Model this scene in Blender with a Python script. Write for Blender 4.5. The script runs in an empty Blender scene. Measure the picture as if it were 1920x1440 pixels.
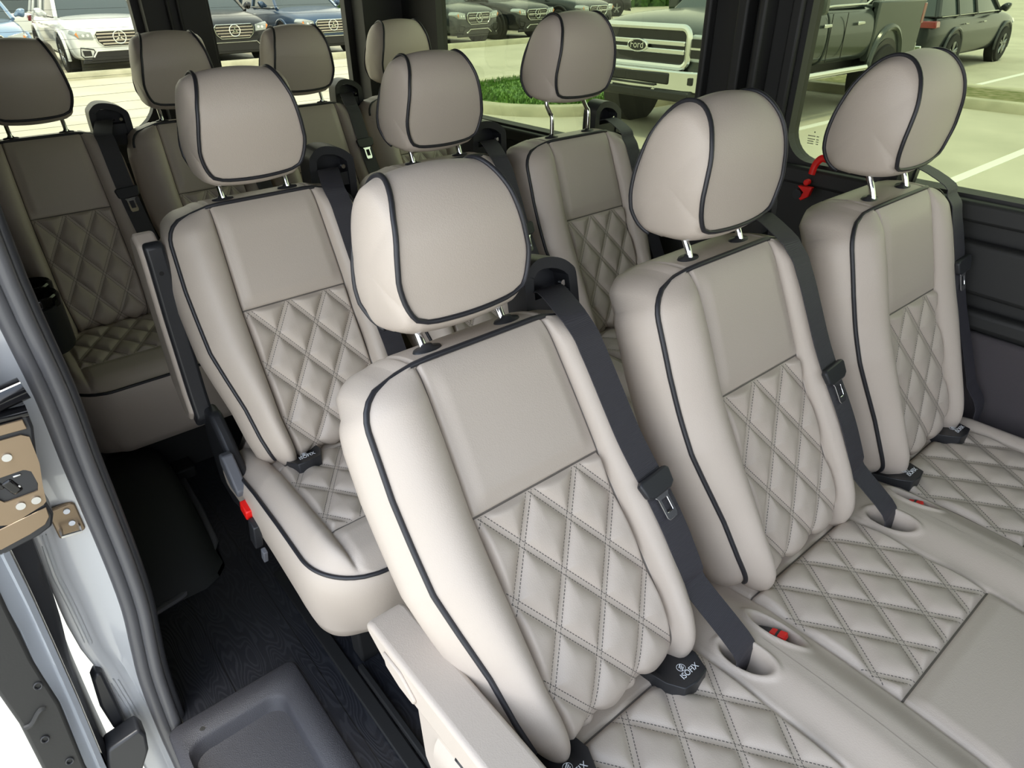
import bpy, math, random
import numpy as np
from mathutils import Vector, Matrix
random.seed(4)
C = bpy.context.scene.collection
PI = math.pi
# ------------------------------------------------------------------ camera
S = bpy.context.scene
cd = bpy.data.cameras.new('camera'); cam = bpy.data.objects.new('camera', cd); C.objects.link(cam)
R2 = (0.63531133, 0.77221301, -0.00815977); U2 = (-0.39629497, 0.33507029, 0.85479716); D2 = (-0.66281959, 0.53982865, -0.51889809)
mw = Matrix(((R2[0], U2[0], -D2[0], 0.62762), (R2[1], U2[1], -D2[1], -0.49615), (R2[2], U2[2], -D2[2], 1.40018), (0, 0, 0, 1)))
cam.matrix_world = mw
cd.sensor_width = 36; cd.lens = 1267.03 / 1920 * 36; cd.clip_start = 0.01; cd.clip_end = 300
S.camera = cam
# ------------------------------------------------------------------ sky, sun, exposure
S.view_settings.view_transform = 'Standard'; S.view_settings.look = 'None'
S.view_settings.gamma = 1; S.view_settings.use_curve_mapping = False
S.view_settings.exposure = 0.60
W = bpy.data.worlds.new('sky'); S.world = W; W.use_nodes = True
nt = W.node_tree; bg = nt.nodes['Background']
tc = nt.nodes.new('ShaderNodeTexCoord'); sx = nt.nodes.new('ShaderNodeSeparateXYZ'); cr = nt.nodes.new('ShaderNodeValToRGB')
nt.links.new(tc.outputs['Generated'], sx.inputs[0]); nt.links.new(sx.outputs['Z'], cr.inputs[0]); nt.links.new(cr.outputs[0], bg.inputs[0])
cr.color_ramp.elements[0].position = 0.0; cr.color_ramp.elements[0].color = (0.95, 0.97, 1.0, 1)
cr.color_ramp.elements[1].position = 0.9; cr.color_ramp.elements[1].color = (0.66, 0.79, 1.0, 1)
bg.inputs[1].default_value = 2.3
sd = bpy.data.lights.new('sun', 'SUN'); sun = bpy.data.objects.new('sun', sd); C.objects.link(sun)
sd.energy = 2.4; sd.angle = math.radians(12); sd.color = (1, 0.95, 0.86)
sun.rotation_euler = Vector((-0.12, 0.14, -1.0)).to_track_quat('-Z', 'Y').to_euler()

# ------------------------------------------------------------------ materials
def new_mat(name, col, rough=0.5, metal=0.0, spec=0.5, coat=0.0):
    m = bpy.data.materials.new(name); m.use_nodes = True
    b = m.node_tree.nodes['Principled BSDF']
    b.inputs['Base Color'].default_value = (*col, 1); b.inputs['Roughness'].default_value = rough
    b.inputs['Metallic'].default_value = metal; b.inputs['Specular IOR Level'].default_value = spec
    b.inputs['Coat Weight'].default_value = coat; b.inputs['Coat Roughness'].default_value = 0.05
    return m
def N(m, t, **kw):
    n = m.node_tree.nodes.new(t)
    for k, v in kw.items(): setattr(n, k, v)
    return n
def L(m, a, b): m.node_tree.links.new(a, b)
def bsdf(m): return m.node_tree.nodes['Principled BSDF']
def math_n(m, op, a, b=None, c=None):
    n = N(m, 'ShaderNodeMath', operation=op)
    for i, v in enumerate((a, b, c)):
        if v is None: continue
        if isinstance(v, (int, float)): n.inputs[i].default_value = v
        else: L(m, v, n.inputs[i])
    return n.outputs[0]
def noise_bump(m, scale, strength, dist=0.001, detail=4, kind='noise'):
    t = N(m, 'ShaderNodeTexCoord')
    if kind == 'noise':
        n = N(m, 'ShaderNodeTexNoise'); n.inputs['Scale'].default_value = scale; n.inputs['Detail'].default_value = detail; o = n.outputs['Fac']
    else:
        n = N(m, 'ShaderNodeTexVoronoi'); n.inputs['Scale'].default_value = scale; o = n.outputs['Distance']
    L(m, t.outputs['Object'], n.inputs['Vector'])
    b = N(m, 'ShaderNodeBump'); b.inputs['Strength'].default_value = strength; b.inputs['Distance'].default_value = dist
    L(m, o, b.inputs['Height']); L(m, b.outputs[0], bsdf(m).inputs['Normal'])
    return o
def vary(m, c1, c2, scale, detail=5, lo=0.35, hi=0.65, coord='Object', stretch=None):
    t = N(m, 'ShaderNodeTexCoord'); n = N(m, 'ShaderNodeTexNoise'); n.inputs['Scale'].default_value = scale; n.inputs['Detail'].default_value = detail
    v = t.outputs[coord]
    if stretch:
        mp = N(m, 'ShaderNodeMapping'); mp.inputs['Scale'].default_value = stretch; L(m, v, mp.inputs[0]); v = mp.outputs[0]
    L(m, v, n.inputs['Vector'])
    r = N(m, 'ShaderNodeValToRGB'); r.color_ramp.elements[0].position = lo; r.color_ramp.elements[1].position = hi
    r.color_ramp.elements[0].color = (*c1, 1); r.color_ramp.elements[1].color = (*c2, 1)
    L(m, n.outputs['Fac'], r.inputs[0]); L(m, r.outputs[0], bsdf(m).inputs['Base Color'])
    return r
LEATHER = (0.525, 0.454, 0.386)
def leather(name, stitched):
    m = new_mat(name, LEATHER, 0.42, spec=0.42)
    noise_bump(m, 520, 0.25, 0.0006, kind='vor')
    if stitched:
        a = N(m, 'ShaderNodeAttribute', attribute_name='quilt')
        s = N(m, 'ShaderNodeSeparateXYZ'); L(m, a.outputs['Vector'], s.inputs[0])
        p, q, fl = s.outputs[0], s.outputs[1], s.outputs[2]
        def line(u, v):
            fr = math_n(m, 'ABSOLUTE', math_n(m, 'SUBTRACT', u, math_n(m, 'ROUND', u)))
            d = math_n(m, 'ABSOLUTE', math_n(m, 'SUBTRACT', math_n(m, 'MULTIPLY', fr, 0.0717), 0.0041))
            on = math_n(m, 'LESS_THAN', d, 0.00062)
            dash = math_n(m, 'GREATER_THAN', math_n(m, 'SINE', math_n(m, 'MULTIPLY', v, 2 * PI * 15)), -0.55)
            return math_n(m, 'MULTIPLY', on, dash)
        st = math_n(m, 'MULTIPLY', math_n(m, 'MAXIMUM', line(p, q), line(q, p)), math_n(m, 'GREATER_THAN', fl, 0.5))
        mx = N(m, 'ShaderNodeMixRGB'); mx.inputs[1].default_value = (*LEATHER, 1); mx.inputs[2].default_value = (0.035, 0.033, 0.032, 1)
        seam = math_n(m, 'LESS_THAN', fl, -0.5)  # dark seam lines, mostly groove shade put into the leather colour
        L(m, math_n(m, 'MAXIMUM', math_n(m, 'MULTIPLY', st, 0.85), math_n(m, 'MULTIPLY', seam, 0.75)), mx.inputs[0]); L(m, mx.outputs[0], bsdf(m).inputs['Base Color'])
    return m
M = {}
M['leather'] = leather('taupe_leather', False)
M['quilt'] = leather('quilted_taupe_leather', True)
M['piping'] = new_mat('dark_piping', (0.022, 0.022, 0.026), 0.42)
M['chrome'] = new_mat('chrome', (0.82, 0.83, 0.85), 0.08, 1.0)
M['steel'] = new_mat('steel', (0.60, 0.60, 0.60), 0.28, 1.0)
M['plastic'] = new_mat('black_plastic', (0.024, 0.025, 0.028), 0.40); noise_bump(M['plastic'], 500, 0.15, 0.0005)
M['greyplastic'] = new_mat('grey_plastic', (0.12, 0.125, 0.14), 0.5)
M['gloss'] = new_mat('gloss_black', (0.006, 0.006, 0.007), 0.08)
M['arch'] = new_mat('matte_charcoal', (0.014, 0.015, 0.015), 0.75)
M['dark'] = new_mat('deep_black', (0.006, 0.006, 0.006), 0.7)
M['red'] = new_mat('red_plastic', (0.85, 0.015, 0.012), 0.35)
M['white'] = new_mat('white_print', (0.75, 0.78, 0.82), 0.6)
M['trim'] = new_mat('dark_interior_trim', (0.020, 0.020, 0.019), 0.6); noise_bump(M['trim'], 300, 0.2, 0.0006)
M['carpet'] = new_mat('charcoal_carpet', (0.075, 0.066, 0.070), 0.95); noise_bump(M['carpet'], 900, 0.6, 0.002)
M['liner'] = new_mat('dark_headliner', (0.06, 0.06, 0.06), 0.9)
M['rubber'] = new_mat('rubber_seal', (0.095, 0.095, 0.10), 0.36); noise_bump(M['rubber'], 60, 0.12, 0.002)
M['stepgrey'] = new_mat('step_plastic', (0.048, 0.048, 0.055), 0.5); noise_bump(M['stepgrey'], 600, 0.5, 0.0012, kind='vor')
M['silver'] = new_mat('silver_body_paint', (0.42, 0.45, 0.49), 0.25, 0.35, coat=1.0)
M['jamb'] = new_mat('jamb_paint', (0.58, 0.59, 0.60), 0.25, 0.03, coat=1.0)
M['gold'] = new_mat('yellow_zinc_plate', (0.27, 0.20, 0.13), 0.30, 0.55)
# webbing
m = M['belt'] = new_mat('belt_webbing', (0.046, 0.044, 0.052), 0.55)
t = N(m, 'ShaderNodeUVMap'); w = N(m, 'ShaderNodeTexWave', wave_type='BANDS', bands_direction='Y'); w.inputs['Scale'].default_value = 130
L(m, t.outputs[0], w.inputs[0]); b = N(m, 'ShaderNodeBump'); b.inputs['Strength'].default_value = 0.5; b.inputs['Distance'].default_value = 0.0006
L(m, w.outputs['Fac'], b.inputs['Height']); L(m, b.outputs[0], bsdf(m).inputs['Normal'])
# woodgrain vinyl floor
m = M['floor'] = new_mat('black_woodgrain_vinyl', (0.02, 0.02, 0.024), 0.38)
t = N(m, 'ShaderNodeTexCoord'); mp = N(m, 'ShaderNodeMapping'); mp.inputs['Scale'].default_value = (1.6, 8.0, 1.0); L(m, t.outputs['Object'], mp.inputs[0])
n1 = N(m, 'ShaderNodeTexNoise'); n1.inputs['Scale'].default_value = 1.9; n1.inputs['Detail'].default_value = 1.5; L(m, mp.outputs[0], n1.inputs['Vector'])
rg = math_n(m, 'SINE', math_n(m, 'MULTIPLY', n1.outputs['Fac'], 190))
mp2 = N(m, 'ShaderNodeMapping'); mp2.inputs['Scale'].default_value = (6, 90, 1); L(m, t.outputs['Object'], mp2.inputs[0])
n2 = N(m, 'ShaderNodeTexNoise'); n2.inputs['Scale'].default_value = 4; L(m, mp2.outputs[0], n2.inputs['Vector'])
hsum = math_n(m, 'ADD', rg, math_n(m, 'MULTIPLY', n2.outputs['Fac'], 1.5))
sp = N(m, 'ShaderNodeSeparateXYZ'); L(m, t.outputs['Object'], sp.inputs[0])
fy = math_n(m, 'FRACT', math_n(m, 'DIVIDE', math_n(m, 'ADD', sp.outputs[1], 0.06), 0.165))
pl = math_n(m, 'LESS_THAN', fy, 0.012)
cr2 = N(m, 'ShaderNodeMixRGB'); cr2.inputs[1].default_value = (0.012, 0.013, 0.017, 1); cr2.inputs[2].default_value = (0.024, 0.025, 0.030, 1)
L(m, math_n(m, 'MULTIPLY', math_n(m, 'GREATER_THAN', hsum, 1.15), 0.8), cr2.inputs[0])
mx = N(m, 'ShaderNodeMixRGB'); L(m, pl, mx.inputs[0]); L(m, cr2.outputs[0], mx.inputs[1]); mx.inputs[2].default_value = (0.003, 0.003, 0.003, 1)
L(m, mx.outputs[0], bsdf(m).inputs['Base Color'])
b = N(m, 'ShaderNodeBump'); b.inputs['Strength'].default_value = 0.2; b.inputs['Distance'].default_value = 0.0006
L(m, hsum, b.inputs['Height']); L(m, b.outputs[0], bsdf(m).inputs['Normal'])
# outside
m = M['concrete'] = new_mat('lot_concrete', (0.50, 0.47, 0.36), 0.85)
vary(m, (0.44, 0.42, 0.34), (0.56, 0.53, 0.44), 0.9, 8, 0.3, 0.7)
m = M['curb'] = new_mat('curb_concrete', (0.46, 0.44, 0.33), 0.9); vary(m, (0.38, 0.37, 0.27), (0.50, 0.48, 0.36), 3)
m = M['line'] = new_mat('white_line_paint', (0.80, 0.80, 0.76), 0.8)
m = M['grass'] = new_mat('grass_blades', (0.07, 0.17, 0.02), 0.8); vary(m, (0.04, 0.12, 0.012), (0.12, 0.24, 0.03), 8)
m = M['soil'] = new_mat('dry_turf', (0.16, 0.17, 0.07), 0.95); vary(m, (0.10, 0.12, 0.03), (0.26, 0.24, 0.13), 6)
m = M['leaf'] = new_mat('hedge_leaves', (0.03, 0.08, 0.015), 0.7); vary(m, (0.015, 0.05, 0.008), (0.06, 0.14, 0.025), 5)
M['tire'] = new_mat('tire_rubber', (0.014, 0.014, 0.015), 0.8)
M['rim'] = new_mat('alloy_rim', (0.30, 0.31, 0.32), 0.25, 0.9)
M['carglass'] = new_mat('dark_car_glass', (0.03, 0.045, 0.05), 0.04, spec=0.9)
M['headlight'] = new_mat('headlight_lens', (0.42, 0.46, 0.48), 0.08, 0.3, coat=1)
M['amber'] = new_mat('amber_lens', (0.75, 0.28, 0.08), 0.2)
M['taillight'] = new_mat('tail_lamp_red', (0.22, 0.006, 0.010), 0.15, coat=1)
M['grillblack'] = new_mat('grille_black', (0.008, 0.008, 0.009), 0.4)
M['carchrome'] = new_mat('car_chrome', (0.72, 0.73, 0.72), 0.12, 1.0)
M['warmchrome'] = new_mat('satin_chrome', (0.55, 0.50, 0.45), 0.25, 0.9)
def paint(n, c, metal=0.3, rough=0.25):
    M[n] = new_mat(n, c, rough, metal, coat=1.0 if c[0] > 0.15 else 0.35)
paint('white_paint', (0.82, 0.84, 0.84), 0.0); paint('black_paint', (0.012, 0.014, 0.017)); paint('navy_paint', (0.04, 0.075, 0.14))
paint('sky_paint', (0.20, 0.30, 0.46)); paint('graphite_paint', (0.030, 0.036, 0.040)); paint('truck_paint', (0.045, 0.055, 0.053)); paint('pale_paint', (0.6, 0.62, 0.63))
def glass(name, tint, gl=0.06):
    m = bpy.data.materials.new(name); m.use_nodes = True; nt = m.node_tree; nt.nodes.clear()
    o = nt.nodes.new('ShaderNodeOutputMaterial'); t = nt.nodes.new('ShaderNodeBsdfTransparent'); g = nt.nodes.new('ShaderNodeBsdfGlossy')
    f = nt.nodes.new('ShaderNodeFresnel'); f.inputs[0].default_value = 1.45; mx = nt.nodes.new('ShaderNodeMixShader')
    t.inputs[0].default_value = (*tint, 1); g.inputs['Roughness'].default_value = 0.01; g.inputs[0].default_value = (0.9, 0.95, 0.92, 1)
    k_ = nt.nodes.new('ShaderNodeMath'); k_.operation = 'MULTIPLY'; k_.inputs[1].default_value = 0.05; nt.links.new(f.outputs[0], k_.inputs[0]); nt.links.new(k_.outputs[0], mx.inputs[0]); nt.links.new(t.outputs[0], mx.inputs[1]); nt.links.new(g.outputs[0], mx.inputs[2]); nt.links.new(mx.outputs[0], o.inputs[0])
    return m
M['glass_side'] = glass('tinted_side_glass', (0.57, 0.595, 0.45)); M['glass_rear'] = glass('tinted_rear_glass', (0.76, 0.745, 0.63))

# ------------------------------------------------------------------ mesh helpers
def link(name, me, mat, parent=None, smooth=True, loc=(0, 0, 0)):
    o = bpy.data.objects.new(name, me); C.objects.link(o); o.location = loc
    if parent is not None: o.parent = parent
    if mat is not None and not me.materials: me.materials.append(M[mat] if isinstance(mat, str) else mat)
    if smooth: me.polygons.foreach_set('use_smooth', [True] * len(me.polygons))
    return o
def mesh(verts, faces, name='mesh'):
    me = bpy.data.meshes.new(name); me.from_pydata([tuple(map(float, v)) for v in verts], [], [tuple(map(int, f)) for f in faces]); me.update(); return me
class B:
    """collects pieces of one mesh"""
    def __init__(s): s.v = []; s.f = []
    def add(s, v, f):
        k = len(s.v); s.v += [tuple(map(float, p)) for p in v]; s.f += [tuple(i + k for i in q) for q in f]; return s
    def box(s, c, size, rot=0.0, rx=0.0, ry=0.0):
        mt = Matrix.Translation(c) @ Matrix.Rotation(rot, 4, 'Z') @ Matrix.Rotation(ry, 4, 'Y') @ Matrix.Rotation(rx, 4, 'X')
        v = [mt @ Vector((x * size[0] / 2, y * size[1] / 2, z * size[2] / 2)) for x in (-1, 1) for y in (-1, 1) for z in (-1, 1)]
        return s.add(v, [(0, 1, 3, 2), (4, 6, 7, 5), (0, 4, 5, 1), (2, 3, 7, 6), (0, 2, 6, 4), (1, 5, 7, 3)])
    def prism(s, pts, d):
        """pts: 3d polygon, d: extrusion vector"""
        n = len(pts); v = [Vector(p) for p in pts] + [Vector(p) + Vector(d) for p in pts]
        return s.add(v, [tuple(range(n))[::-1], tuple(range(n, 2 * n))] + [(i, (i + 1) % n, n + (i + 1) % n, n + i) for i in range(n)])
    def tube(s, pts, r, n=8, closed=False, sx=1.0, up=None):
        pts = [Vector(p) for p in pts]; k = len(pts); rings = []
        prev = None
        for i, p in enumerate(pts):
            if closed: t = pts[(i + 1) % k] - pts[i - 1]
            else: t = pts[min(i + 1, k - 1)] - pts[max(i - 1, 0)]
            t.normalize()
            if prev is None:
                a = Vector(up) if up else (Vector((0, 0, 1)) if abs(t.z) < 0.9 else Vector((1, 0, 0)))
                prev = (a - t * a.dot(t)).normalized()
            else: prev = (prev - t * prev.dot(t)).normalized()
            bn = t.cross(prev); rr = r[i] if isinstance(r, (list, tuple)) else r
            rings.append([p + (prev * math.cos(2 * PI * j / n) * rr + bn * math.sin(2 * PI * j / n) * rr * sx) for j in range(n)])
        v = [q for rg_ in rings for q in rg_]; f = []
        for i in range(k if closed else k - 1):
            a, b_ = i * n, ((i + 1) % k) * n
            f += [(a + j, a + (j + 1) % n, b_ + (j + 1) % n, b_ + j) for j in range(n)]
        if not closed: f += [tuple(range(n))[::-1], tuple((k - 1) * n + j for j in range(n))]
        return s.add(v, f)
    def cyl(s, a, b_, r, n=24, r2=None):
        return s.tube([a, b_], [r, r if r2 is None else r2], n)
    def loft(s, rings, closed_ring=True, caps=True):
        n = len(rings[0]); v = [p for rg_ in rings for p in rg_]; f = []
        for i in range(len(rings) - 1):
            for j in range(n if closed_ring else n - 1):
                f.append((i * n + j, i * n + (j + 1) % n, (i + 1) * n + (j + 1) % n, (i + 1) * n + j))
        if caps: f += [tuple(range(n))[::-1], tuple((len(rings) - 1) * n + j for j in range(n))]
        return s.add(v, f)
    def out(s, name, mat, parent=None, bevel=0, seg=2, smooth=True, sub=0, loc=(0, 0, 0), angle=40):
        me = mesh(s.v, s.f, name); o = link(name, me, mat, parent, smooth, loc)
        if bevel:
            md = o.modifiers.new('b', 'BEVEL'); md.width = bevel; md.segments = seg; md.limit_method = 'ANGLE'; md.angle_limit = math.radians(30)
            md.harden_normals = False
        if sub:
            md = o.modifiers.new('s', 'SUBSURF'); md.levels = sub; md.render_levels = sub
        if smooth and not sub:
            if hasattr(me, 'set_sharp_from_angle'): me.set_sharp_from_angle(angle=math.radians(angle))
        return o
def empty(name, loc, rz=0): 
    o = bpy.data.objects.new(name, None); C.objects.link(o); o.location = loc; o.rotation_euler.z = rz; o.empty_display_size = 0.1; return o
def tag(o, label=None, cat=None, group=None, kind=None):
    if label: o['label'] = label
    if cat: o['category'] = cat
    if group: o['group'] = group
    if kind: o['kind'] = kind
    return o
def struct(o): o['kind'] = 'structure'; return o
def rrect(cx, cy, w, h, r, n=6):
    p = []
    for (sx_, sy_, a0) in ((1, 1, 0), (-1, 1, PI / 2), (-1, -1, PI), (1, -1, 1.5 * PI)):
        for i in range(n + 1):
            a = a0 + PI / 2 * i / n
            p.append((cx + sx_ * (w / 2 - r) + r * math.cos(a), cy + sy_ * (h / 2 - r) + r * math.sin(a)))
    return p
def catmull(pts, k=6):
    P_ = [np.array(p, float) for p in pts]; out = []
    for i in range(len(P_) - 1):
        p0 = P_[max(i - 1, 0)]; p1 = P_[i]; p2 = P_[i + 1]; p3 = P_[min(i + 2, len(P_) - 1)]
        for j in range(k):
            t = j / k
            out.append(0.5 * ((2 * p1) + (-p0 + p2) * t + (2 * p0 - 5 * p1 + 4 * p2 - p3) * t * t + (-p0 + 3 * p1 - 3 * p2 + p3) * t ** 3))
    out.append(P_[-1]); return out
def text_mesh(body, size, mat, name, parent, matrix):
    cu = bpy.data.curves.new(name, 'FONT'); cu.body = body; cu.size = size; cu.extrude = size * 0.02; cu.align_x = 'CENTER'; cu.align_y = 'CENTER'
    t_ = bpy.data.objects.new('tmp', cu); C.objects.link(t_); bpy.context.view_layer.update()
    me = bpy.data.meshes.new_from_object(t_.evaluated_get(bpy.context.evaluated_depsgraph_get())); bpy.data.objects.remove(t_)
    me.transform(matrix); me.materials.clear(); return link(name, me, mat, parent, False)

# ------------------------------------------------------------------ van shell
FZ = 0.05                                             # floor height
WL, WRY, XR, XF, ZR = 1.235, -0.50, -2.32, 1.9, 1.78  # left wall, right wall, rear, front, roof
LS, LB = 0.0875, 0.125                                # quilting lattice
b = B()
# floor with a step well cut out of it (well: x -0.47..0.75, y < -0.26)
b.box(((XR + XF) / 2, (WL - 0.262) / 2, FZ - 0.015), (XF - XR, WL + 0.262, 0.03))
b.box(((XR - 0.47) / 2, (-0.262 + WRY) / 2, FZ - 0.015), (-0.47 - XR, -WRY - 0.262 , 0.03))
struct(b.out('floor', 'floor', smooth=False))
struct(B().box(((XR + XF) / 2, (WL + WRY) / 2, ZR + 0.02), (XF - XR + 0.1, WL - WRY + 0.2, 0.04)).out('ceiling', 'liner', smooth=False))
# left wall built round its window openings (windows: x ranges, z0..z1)
def window_wall(name, axis, pos, thick, lo, hi, z0, z1, wins, mat):
    """wall in plane axis=pos, with rounded rectangular holes"""
    b = B()
    def P(u, z, k=0): return (u, pos + k, z) if axis == 'y' else (pos + k, u, z)
    wins = sorted(wins); edges = [lo]
    for (a, c, zz0, zz1, r) in wins: edges += [a, c]
    edges.append(hi)
    dv = (0, thick, 0) if axis == 'y' else (thick, 0, 0)
    for i in range(0, len(edges), 2):
        if edges[i + 1] - edges[i] > 1e-4:
            b.prism([P(edges[i], z0), P(edges[i + 1], z0), P(edges[i + 1], z1), P(edges[i], z1)], dv)
    for (a, c, zz0, zz1, r) in wins:
        n = 8
        bot = [P(a, z0), P(c, z0)] + [P(c, zz0 + r)] + [P(c - r + r * math.cos(t_), zz0 + r - r * math.sin(t_)) for t_ in [PI / 2 * i / n for i in range(1, n + 1)]]
        bot += [P(a + r - r * math.sin(t_), zz0 + r - r * math.cos(t_)) for t_ in [PI / 2 * i / n for i in range(0, n + 1)]]
        b.prism(bot, dv)
        top = [P(a, z1), P(c, z1)] + [P(c, zz1 - r)] + [P(c - r + r * math.cos(t_), zz1 - r + r * math.sin(t_)) for t_ in [PI / 2 * i / n for i in range(1, n + 1)]]
        top += [P(a + r - r * math.sin(t_), zz1 - r + r * math.cos(t_)) for t_ in [PI / 2 * i / n for i in range(0, n + 1)]]
        b.prism(top, dv)
    return struct(b.out(name, mat, smooth=False))
LW = [(-0.345, 1.05, 0.975, 1.62, 0.075), (-1.96, -0.645, 0.905, 1.62, 0.06)]
window_wall('wall_left', 'y', WL, 0.05, XR, XF, FZ, ZR, LW, 'trim')
window_wall('wall_back', 'x', XR - 0.04, 0.04, WRY - 0.1, WL + 0.05, FZ - 0.3, ZR, [(-0.40, 0.195, 0.90, 1.62, 0.14), (0.465, 1.02, 0.86, 1.62, 0.10)], 'trim')
b = B()
b.prism([(XR, WRY, FZ), (-0.62, WRY, FZ), (-0.62, WRY, 1.0), (XR, WRY, 1.0)], (0, -0.03, 0))
b.prism([(XR, WRY, 1.5), (-0.62, WRY, 1.5), (-0.62, WRY, ZR), (XR, WRY, ZR)], (0, -0.03, 0))
b.prism([(XR, WRY, 1.0), (-2.0, WRY, 1.0), (-2.0, WRY, 1.5), (XR, WRY, 1.5)], (0, -0.03, 0))
struct(b.out('wall_right', 'trim', smooth=False))
def pane(name, pts, mat, d):
    o = B().prism(pts, d).out(name, mat, smooth=False); return struct(o)
for i, (a, c, z0, z1, r) in enumerate(LW):
    pane('window_%d' % (i + 1), [(a - 0.02, WL + 0.03, z0 - 0.02), (c + 0.02, WL + 0.03, z0 - 0.02), (c + 0.02, WL + 0.03, z1 + 0.02), (a - 0.02, WL + 0.03, z1 + 0.02)], 'glass_side', (0, 0.004, 0))
for i, (a, c, z0) in enumerate([(-0.42, 0.215, 0.88), (0.445, 1.04, 0.84)]):
    w_ = pane('window_%d' % (i + 3), [(XR - 0.024, a, z0), (XR - 0.024, c, z0), (XR - 0.024, c, 1.64), (XR - 0.024, a, 1.64)], 'glass_rear', (-0.004, 0, 0))
    bb = B()
    for k in range(26):
        bb.box((XR - 0.0225, (a + c) / 2, z0 + 0.04 + k * 0.03), (0.0006, c - a - 0.06, 0.0008))
    bb.out('defroster_line', 'grillblack', w_, smooth=False)
pane('window_5', [(-2.02, WRY - 0.015, 0.98), (-0.62, WRY - 0.015, 0.98), (-0.62, WRY - 0.015, 1.52), (-2.02, WRY - 0.015, 1.52)], 'glass_side', (0, -0.004, 0))
struct(B().box((XF + 0.03, (WL + WRY) / 2, 0.62), (0.06, WL - WRY + 0.2, 1.25)).out('front_light_block', 'trim', smooth=False))  # unseen panel, added to block light from the cab and darken the rear
# left-wall trim: ledges, pillar ribs, lower panels
b = B()
b.box(((-0.55 + XF) / 2, WL - 0.012, 0.945), (XF + 0.55, 0.030, 0.045)).box(((XR - 0.55) / 2, WL - 0.012, 0.875), (-0.55 - XR, 0.030, 0.045)); b.out('ledge', 'trim', bevel=0.008).name = 'trim_1'
struct(bpy.data.objects['trim_1'])
b = B()
for x0, x1, dy in ((-0.635, -0.615, 0.030), (-0.52, -0.49, 0.050), (-0.455, -0.435, 0.055), (-0.39, -0.36, 0.018)):
    b.box(((x0 + x1) / 2, WL - dy / 2, 1.36), (x1 - x0, dy, 0.80))
struct(b.out('trim_2', 'trim', bevel=0.006))
b = B()
b.prism([(-0.10, WL, 0.885), (1.2, WL, 0.885), (1.2, WL, 0.765), (0.33, WL, 0.765), (-0.10, WL, 0.775)], (0, -0.035, 0))
b.prism([(-0.10, WL, 0.735), (1.2, WL, 0.735), (1.2, WL, 0.69), (-0.10, WL, 0.69)], (0, -0.035, 0))
struct(b.out('trim_3', 'trim', bevel=0.012, seg=3))
struct(B().box((0.5, WL - 0.012, 0.38), (1.5, 0.024, 0.60)).out('trim_4', 'carpet', bevel=0.01))
# rear corner and rear door inner frames
b = B()
b.box((XR + 0.03, 0.33, 1.3), (0.05, 0.22, 0.95)); b.box((XR + 0.05, 1.15, 1.25), (0.10, 0.20, 1.06))
b.tube([(XR + 0.065, 0.30, 1.78), (XR + 0.065, 0.30, 0.9)], 0.007); b.tube([(XR + 0.065, 0.335, 1.78), (XR + 0.065, 0.335, 0.9)], 0.007)
b.box((XR + 0.02, 0.35, 0.84), (0.04, 1.6, 0.07))
struct(b.out('trim_5', 'trim', bevel=0.01))
# upper jamb above the door opening and the front pillar of the opening
struct(B().box((0.7, WRY - 0.03, 1.76), (2.4, 0.10, 0.06)).out('trim_6', 'trim', bevel=0.01))
struct(B().box((1.50, WRY - 0.03, 0.9), (0.20, 0.08, 1.75)).out('trim_7', 'trim', bevel=0.01))
# wheel arch box behind the door opening
b = B(); prof = [(-1.34, 0.20), (-1.18, 0.21), (-1.02, 0.18), (-0.88, 0.11), (-0.82, 0.05)]
pr = catmull([(x, z) for x, z in prof], 5)
rings = []
for y_, sh, dz in ((WRY + 0.0, 0.0, 0.0), (-0.34, 0.0, 0.0), (-0.30, -0.02, -0.02), (-0.275, -0.05, -0.06), (-0.27, -0.10, -0.14)):
    rings.append([(p[0] + sh * (1 if p[0] > -1.3 else 0.3), y_, max(FZ, p[1] + dz)) for p in pr] + [(-1.34, y_, FZ)])
b.loft(rings, True, True)
o = b.out('wheel_arch_cover', 'arch', smooth=True)
tag(o, 'black moulded wheel arch cover on the floor below the rearmost bench', 'wheel arch cover')
o = B().tube([(-0.815, -0.485, 0.056), (-0.83, -0.40, 0.056), (-0.87, -0.33, 0.056), (-0.97, -0.268, 0.056), (-1.15, -0.255, 0.056), (-1.34, -0.252, 0.056)], 0.009, 8, sx=1.3).out('arch_edge_trim', 'rubber')
tag(o, 'black rubber edging where the wheel arch cover meets the floor', 'edge trim')

# ------------------------------------------------------------------ seat builder
def poly_at(pts, t):
    """pts as [(t, a, b...)] interpolate"""
    ts = [p[0] for p in pts]; return [float(np.interp(t, ts, [p[k] for p in pts])) for k in range(1, len(pts[0]))]
# spine of the front of the backrest, (x, z) from the top downwards
SP0 = catmull([(0.042, 1.003), (0.058, 0.983), (0.084, 0.925), (0.108, 0.868), (0.133, 0.807), (0.165, 0.742), (0.200, 0.675), (0.236, 0.605), (0.258, 0.560), (0.267, 0.530), (0.260, 0.504), (0.238, 0.488)], 12)
SP0 = np.array(SP0); seg = np.r_[0, np.cumsum(np.linalg.norm(np.diff(SP0, axis=0), axis=1))]
SEAM = float(np.interp(4 * 12, np.arange(len(seg)), seg))
SL = seg[-1]
def spine(s):
    x = np.interp(s, seg, SP0[:, 0]); z = np.interp(s, seg, SP0[:, 1])
    e = 0.012; x1 = np.interp(min(s + e, SL), seg, SP0[:, 0]); z1 = np.interp(min(s + e, SL), seg, SP0[:, 1]); x0 = np.interp(max(s - e, 0), seg, SP0[:, 0]); z0 = np.interp(max(s - e, 0), seg, SP0[:, 1])
    t = np.array([x1 - x0, z1 - z0]); t /= np.linalg.norm(t)
    return np.array([x, z]), np.array([-t[1], t[0]])          # point, normal (forward-up)
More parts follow.
